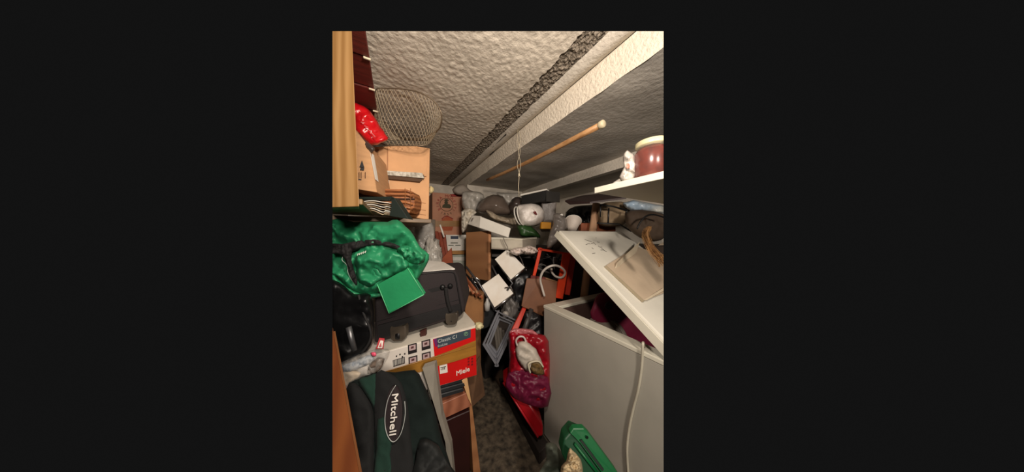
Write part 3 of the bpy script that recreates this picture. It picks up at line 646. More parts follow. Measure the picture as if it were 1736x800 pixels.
tag(obj('plastic_roll', puff([(823, 356), (834, 359), (848, 366), (868, 369), (880, 365), (883, 378), (868, 382), (850, 377), (832, 367)], 1.96, .03, .05, .022, 13, 151, 6, 1.8, 2), M('roll_beige', (168, 154, 134), .4, .004, 20), smooth=True), 'beige rolled plastic sheet in front of the grey dome', 'roll')
tag(obj('plastic_sheeting', puff([(783, 326), (800, 324), (815, 326), (822, 334), (812, 345), (806, 360), (792, 360), (784, 350)], 2.12, .05, .08, .03, 11, 52, 8, 3, 2), filmthick, smooth=True), 'crumpled milky plastic sheeting right of the beer carton', 'plastic sheeting')
tag(obj('white_wrap', puff([(783, 358), (797, 352), (808, 360), (800, 368), (793, 382), (786, 395), (782, 390)], 2.02, .02, .06, .045, 15, 53, 6, 2, 2), M('wrap_white', (214, 206, 190), .5, .003, 20), smooth=True), 'white crumpled wrapping beside the beer carton lower edge', 'wrapping')
tag(obj('paper_bundle', puff([(766, 322), (775, 314), (786, 313), (797, 322), (810, 328), (790, 330), (775, 330)], 2.3, .04, .1, .01, 8, 54, 5, 3, 2), M('bundle_grey', (150, 140, 128), .7), smooth=True), 'grey bundle on top of the beer carton under the ceiling', 'bundle')
tag(obj('black_lump', puff([(862, 350), (868, 338), (878, 333), (886, 338), (889, 352), (884, 366), (868, 364)], 2.0, .07, .08, .02, 9, 55, 10, 3, 2), M('dusky_film', (70, 60, 56), .3, .003, 14), smooth=True), 'dusky plastic lump between grey dome and white ringed bag', 'bag')
tag(obj('clear_wall_film', puff([(822, 326), (868, 327), (884, 330), (880, 352), (860, 345), (842, 331)], 2.25, .02, .04, .02, 12, 56, 6, 3, 2), filmthick, smooth=True), 'milky film sheet hanging on the wall behind the grey dome', 'plastic sheeting')
# ring + white bag
t = thing('white_ringed_bag', 'white plastic bag stretched on double hoops, small red hole', 'bag', at(897, 385, 1.80))
obj('body', puff([(876, 352), (884, 347), (900, 345), (914, 348), (922, 358), (923, 370), (916, 380), (904, 384), (888, 383), (879, 374)], 1.84, .10, .08, .018, 11, 61, 16, 2.6, 2), M('bag_white', (240, 232, 224), .4, .002, 30), t, smooth=True)
for k, (x, r_) in enumerate(((879, .082), (884, .085))):
    c_ = at(x, 366, 1.80+k*.0); ax_ = (RT*.85+FW*-.4+Vector((0, 0, .18)))
    obj('hoop', tube(ring(c_, r_*1.25, ax_, 28, r_), .006, 7, closed=True), paper, t, smooth=True)
obj('hole', puff([(904, 355), (908, 358), (911, 364), (908, 364), (904, 360)], 1.72, .004, .004, .001, 10, 1, 3, 2, 2), M('hole_red', (110, 34, 34), .6), t)
# black crate with white top
t = thing('black_crate', 'black crate with a white lid on the pile under the ceiling edge', 'crate', at(915, 345, 1.9))
obj('body', prism([at(883, 346, 1.86), at(924, 340, 1.74), at(926, 323, 1.74), at(884, 332, 1.86)], FW*.22+RT*.12, .004), M('crate_black', (22, 22, 22), .5), t)
obj('lid', prism([at(882, 332, 1.855), at(927, 322, 1.735), at(927, 319.5, 1.735), at(882, 329, 1.855)], FW*.225+RT*.125, .002), paper, t)
obj('end_panel', prism([at(926, 341, 1.735), at(949, 343, 1.9), at(949, 326, 1.9), at(926, 323, 1.735)], FW*.01), M('crate_grey', (60, 58, 56), .5), t)
tag(obj('grey_bin', prism([at(922, 392, 1.85), at(940, 392, 1.85), at(944, 342, 1.85), at(918, 342, 1.85)], FW*.15, .01, 2), M('bin_smoke', (104, 96, 90), .35, .002, 20)), 'smoky grey plastic bin under the black crate', 'bin')
tag(obj('yellow_carton', prism([at(917, 388, 1.72), at(934, 388, 1.72), at(935, 377, 1.72), at(918, 376, 1.72)], FW*.05, .004), M('yellow_card', (232, 160, 20), .5)), 'small bright yellow pack beside the white ringed bag', 'pack')
tag(obj('green_bag', puff([(877, 381), (890, 379), (902, 385), (912, 394), (916, 403), (900, 402), (884, 401), (878, 392)], 1.84, .05, .06, .014, 12, 63, 8, 3, 2), M('darkgreen_plastic', (46, 82, 40), .4), smooth=True), 'dark green plastic bag beneath the white ringed bag', 'bag')
# white drawer and shelf
t = thing('white_tray', 'long white drawer full of crumpled film right of the tall brown carton', 'drawer', at(870, 430, 1.75))
obj('front', prism([at(833, 404, 1.72), at(886, 406, 1.66), at(886, 423, 1.66), at(833, 420, 1.72)], FW*.02, .002), M('drawer_white', (206, 198, 180), .6), t)
obj('rim', prism([at(833, 402, 1.715), at(886, 404, 1.655), at(910, 402, 1.82), at(910, 405, 1.82), at(886, 408, 1.655), at(833, 406, 1.715)], FW*.015), cream, t)
obj('side', prism([at(886, 406, 1.66), at(909, 404, 1.82), at(909, 420, 1.82), at(886, 423, 1.66)], FW*.02, .001), M('drawer_grey', (170, 160, 146), .5), t)
obj('base', prism([at(833, 420, 1.72), at(886, 423, 1.66), at(909, 420, 1.82), at(850, 418, 1.95)], (0, 0, -.01)), MATS['drawer_grey'], t)
tag(obj('film_scraps', puff([(864, 424), (872, 420), (886, 419), (898, 416), (908, 420), (912, 427), (898, 431), (886, 430), (876, 433), (866, 429)], 1.62, .015, .04, .045, 26, 64, 5, 1.6, 2), M('film_pinkish', (222, 206, 196), .35, .004, 26), smooth=True), 'crumpled pinkish film under the white drawer', 'plastic film')
tag(obj('dark_shelf_board', prism([at(834, 431, 1.86), at(912, 433, 1.86), at(912, 438, 1.86), at(834, 435, 1.86)], FW*.2), M('dark_board', (50, 44, 40), .6)), 'dark board below the white drawer', 'board')

# folding chair / step stool with white treads
t = thing('folding_step_stool', 'toppled folding step stool with chrome frame and two white treads', 'step stool', at(850, 560, 1.65))
wt = M('tread_white', (244, 240, 230), .5, .0004, 30, c2=(226, 214, 196), vs=7)
T1 = [at(838, 440, 1.66), at(860, 422, 1.72), at(890, 453, 1.66), at(866, 475, 1.60)]
T2 = [at(815, 485, 1.58), at(845, 464, 1.64), at(871, 497, 1.58), at(837, 523, 1.52)]
for T in (T1, T2):
    tr = obj('tread', prism(T, FW*.018+Vector((0, 0, -.008)), .003, 2), wt, t)
    lip = [T[3]-FW*.004+Vector((0, 0, -.004)), T[2]-FW*.004+Vector((.012, 0, -.002))]
    obj('edge_trim', tube([lip[0], lip[1]], .009, 8), chrome, tr, smooth=True)
    obj('rear_trim', tube([T[0], T[3]+Vector((0, 0, -.004))], .006, 8), black, tr, smooth=True)
R1 = [at(790, 452, 1.62), at(812, 480, 1.57), at(838, 524, 1.50)]
obj('leg_rail', tube(R1, .009, 8), steel, t, smooth=True)
obj('leg_rail', tube([at(782, 456, 1.66), at(806, 482, 1.6), at(830, 522, 1.54)], .008, 8), black, t, smooth=True)
obj('leg_rail', tube([at(834, 450, 1.70), at(842, 466, 1.66), at(868, 500, 1.6), at(873, 510, 1.6)], .008, 8), steel, t, smooth=True)
obj('leg_rail', tube(smoothpts([at(879, 432, 1.74), at(884, 440, 1.72), at(889, 454, 1.68), at(893, 458, 1.66)], 3), .005, 8), chrome, t, smooth=True)
obj('brace', tube([at(861, 470, 1.58), at(869, 480, 1.58), at(860, 492, 1.56)], .007, 8), steel, t, smooth=True)
obj('brace', tube([at(856, 488, 1.57), at(866, 486, 1.57), at(872, 497, 1.57)], .006, 8), chrome, t, smooth=True)
obj('loop_handle', tube(smoothpts([at(x, y, 1.62) for x, y in ((800, 468), (812, 474), (812, 480), (803, 477))], 4, True), .0045, 6, closed=True), chrome, t, smooth=True)
tag(obj('dangling_wire', tube(smoothpts([at(x, y, 1.6) for x, y in ((853, 402), (856, 410), (860, 418), (861, 424))], 4), .004, 6), M('wire_grey', (140, 132, 120), .5), smooth=True), 'grey wire dropping to the upper tread of the step stool', 'wire')

# wood bits + basket beside suitcase
t = thing('wood_scrap_bundle', 'bundle of thin copper brown wooden sticks right of the suitcase', 'sticks', at(795, 500, 1.45))
rn = random.Random(4)
for i in range(13):
    x = 778+i*2.2; y = 456+i*2.6
    obj('stick', tube([at(x+rn.uniform(-3, 3), y, 1.45+rn.uniform(-.05, .05)), at(x+14+rn.uniform(-3, 4), y+34+rn.uniform(-5, 5)-i*1.4, 1.38)], rn.uniform(.006, .011), 5), M('stick%d' % (i % 4), [(176, 100, 60), (196, 158, 120), (120, 66, 40), (150, 92, 58)][i % 4], .5), t)
tag(obj('brown_paper_box', prism([at(788, 503, 1.42), at(819, 500, 1.45), at(819, 552, 1.45), at(800, 556, 1.42), at(788, 530, 1.42)], FW*.2, .004), M('box_ochre', (160, 112, 68), .8)), 'small ochre carton under the stick bundle right of the suitcase', 'box')
tag(obj('box_pedestal', box(at(790, 560, v=1.62).x, at(812, 560, v=1.62).x+.02, 1.62, 1.85, 0, .85, .004), card_dark), 'tall brown carton behind the appliance box carrying the small ochre carton', 'box')

# window sash frames leaning
t = thing('window_sash_stack', 'nested grey aluminium frames leaning in the aisle below the step stool', 'frame', at(845, 620, 1.5))
al = M('aluminium', (150, 152, 160), .4, metal=.2, var=.1)
for k, (s, dz_) in enumerate(((0, 0), (7, .02), (13, .04))):
    P_ = [(843+s*.1, 528+s*1.0), (818+s*.75, 584+s*.1), (842+s*.1, 622-s*1.5), (878-s*.75, 545+s*.4)]
    bm = B()
    for i in range(4):
        a_, b_ = P_[i], P_[(i+1) % 4]
        prism([at(a_[0], a_[1], 1.5+dz_), at(b_[0], b_[1], 1.5+dz_), at(b_[0]+(3.8 if i < 2 else -3.8), b_[1]-1, 1.5+dz_), at(a_[0]+(3.8 if i < 2 else -3.8), a_[1]-1, 1.5+dz_)], FW*.02, 0, 1, bm)
    obj('sash_frame', bm, al, t)
obj('backing_panel', prism([at(842, 534, 1.56), at(822, 584, 1.56), at(842, 614, 1.56), at(872, 548, 1.56)], FW*.01), M('murk', (58, 52, 48), .3), t)
for i in range(4): obj('slat', prism([at(836+i*5, 556+i*4-8, 1.55), at(840+i*5, 556+i*4-8, 1.55), at(846+i*4, 596-i*4, 1.55), at(842+i*4, 596-i*4, 1.55)], FW*.008), M('slat_grey', (104, 98, 90), .6), t)
t = thing('grey_appliance', 'grey machine part with round knob behind the step stool', 'machine', at(862, 540, 1.62))
obj('body', lump(at(864, 520, 1.68), (.055, .07, .12), .4, 2.4, 71, 4), M('machine_grey', (110, 106, 102), .45, var=.2), t, smooth=True)
obj('knob', lathe([(.022, 0), (.028, .012), (.018, .022)], at(857, 532, 1.56), FW*-1, 18), M('knob_grey', (158, 152, 144), .4), t, smooth=True)
t2 = tag(obj('plastic_bottle', lathe([(.02, 0), (.022, .05), (.01, .075), (.008, .09)], at(826, 526, 1.48), (0, 0, 1), 14), M('bottle_white', (190, 190, 186), .4), smooth=True), 'small white bottle under the lower tread of the stool', 'bottle')
tag(obj('black_case', prism([at(812, 512, 1.58), at(842, 512, 1.6), at(836, 552, 1.6), at(815, 560, 1.58)], FW*.1, .006), M('case_black', (32, 34, 36), .5)), 'black case standing behind the aluminium frames', 'case')

# ------------------------------------------------------------------ dark furniture bulk behind the centre (what the pile stands on)
tag(obj('dark_cupboard', box(.80, 1.80, 1.80, 2.15, 0, 1.33, .005), M('cupboard_dark', (44, 38, 34), .7)), 'dark old cupboard carrying the bags at the back of the cellar', 'cupboard')
tag(obj('brown_chest', box(.12, .78, 1.98, 2.28, 0, 1.0, .005), M('chest_dark', (34, 28, 26), .7)), 'dark chest in the shade behind the step stool', 'chest')
tag(obj('black_sack', puff([(868, 470), (890, 462), (902, 470), (896, 500), (886, 530), (874, 540), (866, 510)], 1.70, .05, .1, .02, 8, 81, 12, 4, 2), M('sack_black', (20, 20, 22), .4), smooth=True), 'black sack between step stool and brown panel', 'sack')

# orange folding frame
og = M('orange_paint', (222, 62, 24), .4, var=.1); ogd = M('orange_dark', (170, 38, 18), .45)
t = thing('orange_trolley', 'orange metal folding frame standing behind the chest freezer', 'trolley', at(945, 510, 1.62))
def bar(a_, b_, w_, d_, mat=og, th=.02, name='rail', dp=None): 
    P1, P2 = at(*a_, d_), at(*b_, dp or d_); k = Vector(((P2-P1).z, 0, -(P2-P1).x)); 
    n_ = (P2-P1).cross(FW).normalized()*w_/2
    return obj(name, prism([P1-n_, P1+n_, P2+n_, P2-n_], FW*th, .002), mat, t)
bar((917, 420), (905, 470), .026, 1.62, name='upright'); bar((912, 422), (972, 432), .018, 1.62); bar((961, 431), (948, 506), .060, 1.58, name='upright')
bar((973, 433), (962, 500), .040, 1.60, ogd, .03, 'upright'); bar((900, 470), (925, 474), .03, 1.60, M('orange_red', (110, 40, 34), .5)); bar((920, 470), (955, 482), .012, 1.63, M('tan_wood', (160, 120, 84), .6), name='cross_bar'); bar((944, 480), (958, 484), .02, 1.6)
t = thing('wire_clutter', 'dark tangled metal parts inside the orange frame', 'scrap metal', at(930, 470, 1.72))
for i in range(9):
    x = 912+rn.uniform(0, 40); y = 432+rn.uniform(0, 34)
    obj('rod', tube(smoothpts([at(x, y, 1.72), at(x+rn.uniform(-12, 12), y+rn.uniform(-8, 10), 1.7), at(x+rn.uniform(-16, 16), y+rn.uniform(4, 16), 1.74)], 3), rn.uniform(.004, .012), 6), M('scrap%d' % (i % 3), [(60, 58, 58), (104, 100, 98), (36, 34, 34)][i % 3], .4), t, smooth=True)
tag(obj('white_hose', tube(smoothpts([at(x, y, d_) for x, y, d_ in ((923, 502, 1.52), (919, 488, 1.52), (916, 474, 1.5), (920, 461, 1.48), (929, 453, 1.46), (941, 450, 1.46), (952, 454, 1.48), (958, 462, 1.52), (953, 470, 1.56), (943, 469, 1.58), (936, 462, 1.6), (935, 455, 1.6))], 5), .0088, 10), M('hose_white', (214, 206, 196), .4, .001, 40), smooth=True), 'white corrugated hose curled in front of the orange frame', 'hose')
bp = M('panel_brown', (124, 78, 48), .6, .0004, 30)
tag(obj('plywood_offcut', prism([at(893, 472, 1.6), at(918, 472, 1.6), at(945, 478, 1.6), at(940, 540, 1.55), at(920, 536, 1.55), at(884, 519, 1.55)], FW*.015, .002), bp), 'brown board leaning beside the corner of the freezer', 'board')
tag(obj('red_pole', prism([at(886, 522, 1.5), at(892, 524, 1.5), at(877, 562, 1.4), at(866, 562, 1.4)], FW*.02, .002), M('orange_red2', (206, 52, 28), .45)), 'orange red flat bar standing behind the crimson bag', 'bar')
tag(obj('black_pipe', tube([at(901, 524, 1.5), at(886, 566, 1.4)], .018, 10), M('pipe_grey', (70, 66, 64), .5), smooth=True), 'dark grey pipe beside the orange red flat bar', 'pipe')
tag(obj('dark_bundle', puff([(890, 528), (915, 534), (921, 560), (919, 590), (888, 572)], 1.5, .04, .08, .02, 12, 82, 8, 3, 2), M('bundle_black', (26, 25, 27), .45), smooth=True), 'black crumpled bundle above the crimson bag', 'bundle')

# back right, over the freezer
tag(obj('grey_film_drape', puff([(938, 364), (950, 362), (958, 368), (962, 385), (952, 402), (940, 416), (926, 421), (930, 400), (936, 382)], 1.62, .05, .06, .02, 10, 91, 8, 3, 2), M('film_grey', (150, 142, 136), .25, .003, 14, alpha=.8), smooth=True), 'grey translucent film draped above the orange frame', 'plastic film')
t = thing('white_lampshade', 'white pleated lampshade lying behind the lifted freezer lid', 'lampshade', at(972, 390, 1.66))
obj('shade', lathe([(.035, -.06), (.062, .05), (.066, .052), (.060, .05), (.033, -.058)], at(971, 381, 1.68), (.45, .3, .55), 24), M('shade_white', (214, 202, 190), .6, .002, 60), t, smooth=True)
obj('rim', tube(ring(at(971, 381, 1.68)+Vector((.45, .3, .55)).normalized()*.052, .066, (.45, .3, .55)), .003, 6, closed=True), paper, t, smooth=True)
tag(obj('white_clip', prism([at(945, 366, 1.58), at(953, 362, 1.58), at(955, 365, 1.58), at(947, 369, 1.58)], FW*.02), paper), 'small white clip on top of the grey film', 'clip')
tag(obj('black_rubbish_bag', puff([(958, 368), (965, 354), (985, 348), (1004, 347), (1018, 352), (1022, 378), (1000, 390), (975, 386)], 1.92, .08, .1, .03, 9, 92, 14, 3, 2), M('rubbish_black', (22, 24, 25), .3, .002, 20), smooth=True), 'black rubbish bag heaped behind the pale wooden post', 'rubbish bag')
tag(obj('wooden_post', tube([at(1011, 345, 1.66), at(989, 510, 1.66), at(989, 510, 1.66)+(at(989, 510, 1.66)-at(1011, 345, 1.66))*(at(989, 510, 1.66).z/(at(1011, 345, 1.66).z-at(989, 510, 1.66).z))], .030, 14), M('post_pine', (206, 164, 130), .6, .0006, 30, stretch=(4, 4, .3)), smooth=True), 'round pale wooden post rising behind the freezer lid', 'post')
tag(obj('brown_beam', prism([at(985, 378, 1.72), at(1044, 378, 1.72), at(1044, 392, 1.72), at(985, 392, 1.72)], FW*.06, .003), M('beam_orange', (140, 74, 42), .6)), 'reddish brown beam lying behind the lid top edge', 'beam')
tag(obj('dark_sheet', prism([at(958, 342, 1.55), at(985, 334, 1.62), at(1020, 330, 1.62), at(1062, 337, 1.3), at(1000, 345, 1.35), at(966, 347, 1.5)], (0, 0, .012)), M('panel_darkred', (44, 26, 24), .6)), 'dark thin panel lying flat just under the low ceiling', 'panel')
t = thing('wire_rack', 'black wire rack in front of the beige bags at right', 'rack', at(1030, 385, 1.45))
for pts in (((1018, 346), (1018, 368)), ((1018, 347), (1040, 350), (1063, 357)), ((1032, 353), (1031, 378)), ((1012, 378), (1050, 380), (1070, 392)), ((1063, 355), (1061, 362))):
    obj('wire', tube([at(x, y, 1.45) for x, y in pts], .006, 6), black, t, smooth=True)
tag(obj('beige_bag', puff([(1016, 348), (1040, 342), (1062, 344), (1072, 356), (1064, 376), (1040, 384), (1016, 380)], 1.62, .07, .08, .018, 8, 93, 12, 3.5, 2), M('beige_cloth', (138, 118, 92), .8), smooth=True), 'beige cloth bag behind the black wire rack', 'bag')
tag(obj('blue_plastic_bag', puff([(1055, 346), (1066, 340), (1085, 341), (1110, 346), (1130, 350), (1130, 366), (1100, 360), (1070, 358)], 1.50, .05, .08, .02, 10, 94, 8, 3, 2), M('blue_white_film', (150, 172, 192), .3, .003, 20, c2=(190, 190, 180), vs=6), smooth=True), 'pale blue plastic bag under the white shelf at right', 'bag')
tag(obj('brown_sack', puff([(1060, 362), (1085, 356), (1130, 364), (1130, 400), (1108, 410), (1085, 402), (1066, 388)], 1.40, .08, .1, .02, 8, 95, 14, 3.5, 2), M('sack_brown', (84, 68, 54), .8), smooth=True), 'brown sack heap behind the freezer lid at right', 'sack')
tag(obj('black_cable', tube(smoothpts([at(x, y, 1.22) for x, y in ((1080, 388), (1086, 376), (1096, 366), (1110, 364), (1130, 370))], 4), .005, 6), black, smooth=True), 'black cable arching over the brown sack', 'cable')
tag(obj('right_cupboard', box(1.66, 2.03, .6, 1.75, 0, 1.38, .005), M('cupboard_r', (58, 46, 38), .7)), 'brown cupboard behind the freezer supporting the sacks', 'cupboard')

# ------------------------------------------------------------------ white shelf with jar
SZ = 1.616
t = thing('white_shelf', 'white laminated shelf projecting from the right', 'shelf', (1.0, .3, SZ))
obj('board', box(.688, 1.3, .12, .492, SZ, SZ+.021, .001), M('laminate', (210, 204, 186), .5, var=.03), t)
obj('front_edge', box(.684, .690, .12, .494, SZ-.0005, SZ+.0215, .001), cream, t)
obj('bracket', box(.90, .97, .16, .20, SZ-.03, SZ, .003), black, t)
J = at(1104, 304, .66); J.z = SZ+.022
t = thing('jam_jar', 'large glass jar of red brown sauce with cream lid on the white shelf', 'jar', J)
jr = .050
obj('contents', lathe([(.040, .004), (.0475, .010), (.0475, .092), (.040, .106)], J, (0, 0, 1), 32), M('sauce', (112, 36, 18), .25, var=.25, vs=30), t, smooth=True)
gl = M('jar_glass', (235, 230, 225), .04, var=.0, alpha=.04)
obj('glass', lathe([(.042, .0), (.0495, .006), (.0495, .097), (.043, .112), (.041, .120)], J, (0, 0, 1), 32), gl, t, smooth=True)
obj('lid', lathe([(.0435, .114), (.0445, .117), (.0445, .129), (.042, .1315)], J, (0, 0, 1), 36), M('lid_cream', (218, 210, 168), .35), t, smooth=True)
t = thing('knotted_plastic_bag', 'white knotted plastic bag standing left of the sauce jar', 'bag', at(1062, 306, .70))
obj('body', puff([(1050, 300), (1057, 284), (1056, 268), (1062, 255), (1068, 257), (1078, 264), (1080, 280), (1079, 304), (1066, 308), (1056, 309)], .70, .025, .025, .012, 26, 96, 10, 2.2, 2), M('bag_shiny', (222, 214, 204), .2, .003, 40, alpha=.85), t, smooth=True)
obj('trailing_film', puff([(1038, 311), (1048, 304), (1056, 300), (1060, 308), (1048, 311)], .705, .006, .01, .006, 30, 97, 4, 2, 2), filmthick, t, smooth=True)
obj('label_print', puff([(1061, 278), (1066, 277), (1068, 283), (1063, 286)], .662, .003, .002, .001, 10, 1, 3, 2, 2), M('label_rose', (196, 130, 110), .5), t)

# ------------------------------------------------------------------ chest freezer
FU, FV, FT = .95, 1.09, .952
t = thing('chest_freezer', 'white chest freezer standing on the right with its lid lifted', 'freezer', (1.27, .5, 0))
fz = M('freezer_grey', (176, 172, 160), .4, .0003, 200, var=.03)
V1 = .12; U1 = 1.60
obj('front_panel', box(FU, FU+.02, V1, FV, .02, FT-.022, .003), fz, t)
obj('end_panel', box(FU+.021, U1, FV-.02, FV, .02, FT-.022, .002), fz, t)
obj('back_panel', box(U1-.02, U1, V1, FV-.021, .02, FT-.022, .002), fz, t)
rim = B(); box(FU-.003, FU+.075, V1, FV+.003, FT-.022, FT, .004, 2, rim); box(FU+.076, U1, FV-.072, FV+.003, FT-.022, FT, .004, 2, rim); box(U1-.07, U1, V1, FV-.073, FT-.022, FT, .004, 2, rim)
obj('rim', rim, cream, t)
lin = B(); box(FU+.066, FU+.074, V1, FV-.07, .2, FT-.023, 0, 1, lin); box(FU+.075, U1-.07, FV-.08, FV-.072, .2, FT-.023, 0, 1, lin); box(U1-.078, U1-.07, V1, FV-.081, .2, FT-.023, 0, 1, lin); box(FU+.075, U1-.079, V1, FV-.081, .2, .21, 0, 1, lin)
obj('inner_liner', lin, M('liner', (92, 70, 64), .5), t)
# lid : slab resting on the near end of the freezer, far end propped up
t = thing('freezer_lid', 'white freezer lid lying tilted, far end raised on the junk', 'lid', (1.27, .6, .97))
sl = lambda u_, v_, k=0: Vector((u_, v_, 1.045+(v_-.372)*.80))+Vector((0, .62, -.78))*k*-1
P1, P2 = sl(.93, .10), sl(.93, .925)
nl = Vector((0, .625, -.78))
obj('panel', prism([sl(.932, .10), sl(1.612, .10), sl(1.612, .925), sl(.932, .925)], nl*.045, .008, 2), white, t)
obj('edge_trim', prism([sl(.926, .10)+nl*.012, sl(.93, .10)+nl*.012, sl(.93, .93)+nl*.012, sl(.926, .93)+nl*.012], nl*.038), cream, t)
obj('gasket', prism([sl(.945, .12)+nl*.046, sl(1.6, .12)+nl*.046, sl(1.6, .91)+nl*.046, sl(.945, .91)+nl*.046], nl*.010), M('gasket_grey', (120, 108, 96), .6), t)
def onlid(px, py):
    r = ray(px, py); # z = 1.45+r.z d ; v=r.y d ; plane z=1.045+(v-.372)*.8
    d_ = (CAM_H-1.045+.372*.8)/(r.y*.8-r.z); return EYE+r*d_
for pts in (((991, 406), (997, 408), (1003, 410)), ((1002, 413), (1006, 412)), ((1012, 410), (1016, 411)), ((993, 415), (998, 413), (1001, 414)), ((1014, 417), (1020, 421), (1026, 426)), ((1018, 424), (1023, 424), (1028, 427)), ((1003, 420), (1006, 422)), ((1004, 430), (1009, 429)), ((1018, 418), (1021, 419)), ((1010, 403), (1011, 404)), ((1006, 411), (1010, 415))):
    P_ = [onlid(x, y)-nl*.0006 for x, y in pts]
    obj('scuff_mark', tube(P_, .0016, 4), M('scuff', (58, 50, 44), .8), t)
# open card box on the lid
t = thing('flattened_carton', 'opened white carton with raised flap lying on the freezer lid', 'box', onlid(1080, 480))
wc = M('aged_card', (198, 178, 152), .8, .001, 20, var=.08)
L_ = lambda x, y, k=0: onlid(x, y)-nl*k
obj('base', prism([L_(1026, 452, .012), L_(1077, 420, .012), L_(1140, 440, .012), L_(1140, 492, .012), L_(1088, 512, .012)], nl*.004), wc, t)
obj('low_side', prism([L_(1024, 453, .002), L_(1088, 513, .002), L_(1088, 513, .014), L_(1024, 453, .014)], Vector((.006, 0, 0))), M('card_edge', (170, 156, 130), .8), t)
obj('raised_flap', prism([L_(1040, 457, .012), L_(1043, 457, .012), L_(1075, 432, .02), L_(1077, 418, .05), L_(1040, 452, .03)], nl*.003), M('flap_pale', (214, 198, 170), .8), t)
obj('end_flap', prism([L_(1088, 511, .012), L_(1094, 511, .013), L_(1140, 486, .03), L_(1140, 480, .03)], nl*.004), MATS['flap_pale'], t)
obj('side_flap', prism([L_(1100, 428, .04), L_(1140, 404, .05), L_(1140, 445, .02), L_(1110, 440, .02)], nl*.003), wc, t)
t = thing('straw_brush', 'tan straw brush hanging over the carton at the right edge', 'brush', at(1110, 440, .95))
bm = B()
for i in range(60):
    o_ = Vector((rn.uniform(-1, 1), rn.uniform(-1, 1), rn.uniform(-1, 1)))*.012
    s_ = rn.uniform(.6, 1.1)
    tube(smoothpts([at(1101, 386, 1.0)+o_*.7, at(1094, 396, .97)+o_, at(1099, 412, .95)+o_, at(1110+rn.uniform(-2, 2), 428, .93)+o_, at(1124+rn.uniform(-4, 4), 442+rn.uniform(-4, 8)*s_, .9)+o_*1.3], 3), .0012, 3, bm)
o_ = obj('bristles', bm, M('straw', (176, 134, 84), .7, c2=(120, 84, 50), vs=60), t); o_['kind'] = 'stuff'
obj('binding', tube(smoothpts([at(1101, 386, 1.0), at(1095, 395, .97), at(1098, 408, .955)], 4), .010, 8), M('straw_binding', (160, 116, 70), .8), t, smooth=True)
# things in the freezer
t = thing('maroon_cushion', 'maroon padded seat stored inside the freezer with a dark round badge', 'cushion', (1.3, .8, .6))
obj('pad', puff([(1003, 545), (1006, 515), (1013, 500), (1026, 495), (1042, 499), (1130, 560), (1130, 640), (1060, 580)], 1.28, .02, .05, .003, 5, 101, 10, 4, 2), M('maroon_vinyl', (112, 24, 52), .5), t, smooth=True)
obj('badge', lathe([(.026, 0), (.024, .004)], at(1032, 518, 1.235), FW*-1, 24), M('badge_dark', (44, 22, 30), .6), t)
t = thing('round_grey_lid', 'round grey rimmed lid standing inside the freezer', 'lid', (1.2, .75, .7))
cr = at(1028, 568, 1.22); ax_ = (FW*-1+Vector((0, 0, .9)))
obj('disc', lathe([(.085, 0), (.118, .002), (.122, .012), (.110, .016), (.085, .010)], cr, ax_, 40), M('lid_grey', (128, 118, 108), .4, var=.15), t, smooth=True)
obj('ridge', tube(ring(cr+ax_.normalized()*.014, .098, ax_, 40), .004, 6, closed=True), M('lid_grey2', (150, 140, 128), .4), t, smooth=True)
# cable over the front
P_ = [at(1092, 568, u=FU+.03)] ; P_[0].z = FT+.006
P_ += [at(x, y, u=FU-.008) for x, y in ((1090, 582), (1088, 620), (1082, 660), (1073, 695), (1066, 730), (1063, 765), (1066, 815))]
tag(obj('power_cable', tube(smoothpts(P_, 6), .0052, 10), M('cord_white', (206, 200, 180), .4), smooth=True), 'white cord hanging down the freezer front', 'cord')

# ------------------------------------------------------------------ aisle: crimson bags
cr = M('crimson', (168, 14, 34), .35, .001, 24, var=.2, vs=7)
t = thing('crimson_shopping_bag', 'large crimson shopping bag standing open beside the freezer', 'bag', at(890, 680, 1.3))
CDp = 1.36
obj('body', puff([(862, 566), (880, 562), (912, 566), (930, 578), (932, 640), (928, 680), (900, 684), (870, 672), (860, 648), (864, 610)], CDp, .05, .10, .024, 9, 111, 12, 2.8, 2), cr, t, smooth=True)
obj('lower_panel', puff([(862, 632), (885, 628), (930, 640), (930, 690), (902, 688), (874, 676), (858, 655)], CDp-.058, .016, .06, .022, 10, 112, 10, 2.6, 2), M('magenta_cloth', (110, 16, 54), .5, .001, 24, var=.12), t, smooth=True)
obj('pink_rim', puff([(862, 563), (874, 557), (894, 557), (908, 562), (912, 569), (895, 567), (874, 570)], CDp-.03, .015, .03, .010, 20, 113, 4, 2.5, 2), M('pink_film', (206, 120, 124), .3, alpha=.9), t, smooth=True)
t = thing('white_bag', 'white crumpled bag with loop handle stuffed in the crimson bag', 'bag', at(896, 625, 1.25))
obj('body', puff([(876, 584), (884, 578), (898, 582), (908, 592), (916, 608), (920, 622), (908, 630), (892, 628), (880, 614), (875, 600)], CDp-.09, .035, .04, .012, 12, 114, 10, 2.6, 2), M('white_cotton', (206, 196, 182), .6, .001, 40), t, smooth=True)
obj('handle', tube(smoothpts([at(x, y, CDp-.10) for x, y in ((877, 586), (875, 577), (880, 571), (887, 571), (891, 577), (891, 583))], 5), .006, 7), M('handle_white', (210, 196, 190), .5), t, smooth=True)
t = thing('ochre_packet', 'cream framed ochre packet poking out of the white bag', 'packet', at(908, 628, 1.2))
obj('packet', puff([(899, 616), (912, 613), (920, 618), (922, 634), (904, 634)], CDp-.135, .01, .02, .006, 20, 115, 5, 2.5, 2), M('ochre_dark', (120, 94, 50), .6, var=.3, vs=60), t, smooth=True)
obj('frame', tube(smoothpts([at(x, y, CDp-.15) for x, y in ((899, 632), (896, 618), (904, 613), (914, 613), (921, 622))], 5), .0055, 7), M('frame_cream', (216, 206, 180), .5), t, smooth=True)
t = thing('red_suitcase', 'flat red case slanting along the freezer foot', 'case', at(890, 720, 1.3))
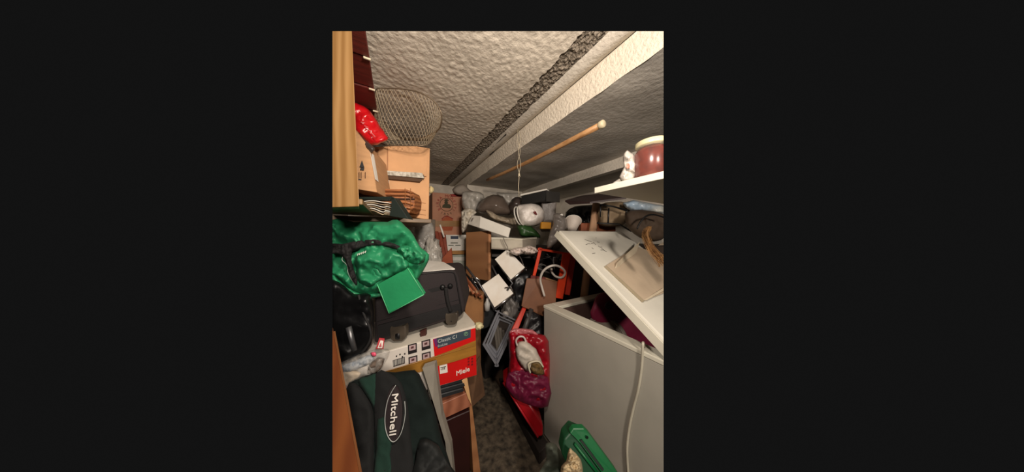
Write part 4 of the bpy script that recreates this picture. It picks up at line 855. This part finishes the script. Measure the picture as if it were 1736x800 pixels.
obj('shell', prism([at(852, 646, 1.42), at(868, 636, 1.42), at(921, 720, 1.28), at(921, 740, 1.26), at(912, 742, 1.26)], FW*.12, .012, 2), M('red_case', (176, 12, 26), .35, .0006, 30), t, smooth=False)
obj('piping', tube([at(853, 648, 1.41), at(912, 741, 1.25)], .007, 8), M('red_piping', (196, 30, 44), .35), t, smooth=True)
tag(obj('dark_floor_plank', prism([at(846, 640, z=.075), at(862, 642, z=.075), at(930, 752, z=.075), at(914, 768, z=.075)], (0, 0, -.075), .003), M('plank_dark', (40, 32, 27), .8)), 'dark plank on the floor along the freezer', 'plank')
tag(obj('brown_floor_board', prism([at(808, 590, z=.04), at(822, 578, z=.04), at(866, 650, z=.04), at(856, 664, z=.04)], (0, 0, -.04), .003), M('plank_brown', (82, 62, 46), .8)), 'brown board lying on the floor below the aluminium frames', 'board')

# lower right: green tub, cloths
gp_ = M('green_tub', (18, 104, 56), .4, .0006, 30, var=.1)
t = thing('green_plastic_crate', 'green plastic tub with slotted rim at the foot of the freezer', 'tub', at(1000, 800, .84))
GD = .84
G = lambda x, y, k=0: at(x, y, GD-k+(y-740)*-.0008)
obj('wall', prism([G(952, 770), G(957, 744), G(970, 729), G(995, 740), G(1050, 812), G(975, 815)], FW*.05, .006, 2), M('green_tub_dark', (12, 70, 40), .45), t)
obj('rim', prism([G(966, 735, .012), G(972, 726, .012), G(990, 726, .012), G(999, 736, .012), G(1046, 800, .012), G(1056, 816, .012), G(1030, 816, .012), G(985, 750, .012)], FW*.022, .004, 2), gp_, t)
obj('slot', prism([G(983, 747, .016), G(987, 746, .016), G(1024, 796, .016), G(1021, 799, .016)], FW*.006), M('slot_green', (6, 34, 18), .6), t)
obj('rib', tube([G(974, 752, .008), G(1016, 806, .008)], .006, 8), gp_, t, smooth=True)
obj('hole', lathe([(.006, 0), (.006, .002)], G(995, 741, .018), FW*-1, 12), MATS['slot_green'], t)
tag(obj('grey_green_cloth', puff([(924, 757), (930, 750), (942, 752), (950, 764), (958, 778), (960, 800), (956, 830), (908, 830), (915, 800), (926, 780)], .95, .02, .05, .03, 12, 121, 12, 3.5, 2), M('cloth_greygreen', (110, 118, 104), .85, .001, 60), smooth=True), 'grey green cloth on the floor left of the green tub', 'cloth')
tag(obj('cream_ruffled_cloth', puff([(952, 790), (960, 782), (962, 768), (967, 759), (976, 768), (984, 778), (988, 794), (984, 830), (950, 830)], .79, .02, .02, .026, 26, 122, 8, 1.8, 2), M('cloth_cream', (196, 174, 136), .8, .001, 60), smooth=True), 'cream ruffled cloth in front of the green tub', 'cloth')

for o in [o for o in S.objects if o.type == 'MESH' and len(o.data.polygons) == 0]:
    bpy.data.objects.remove(o)
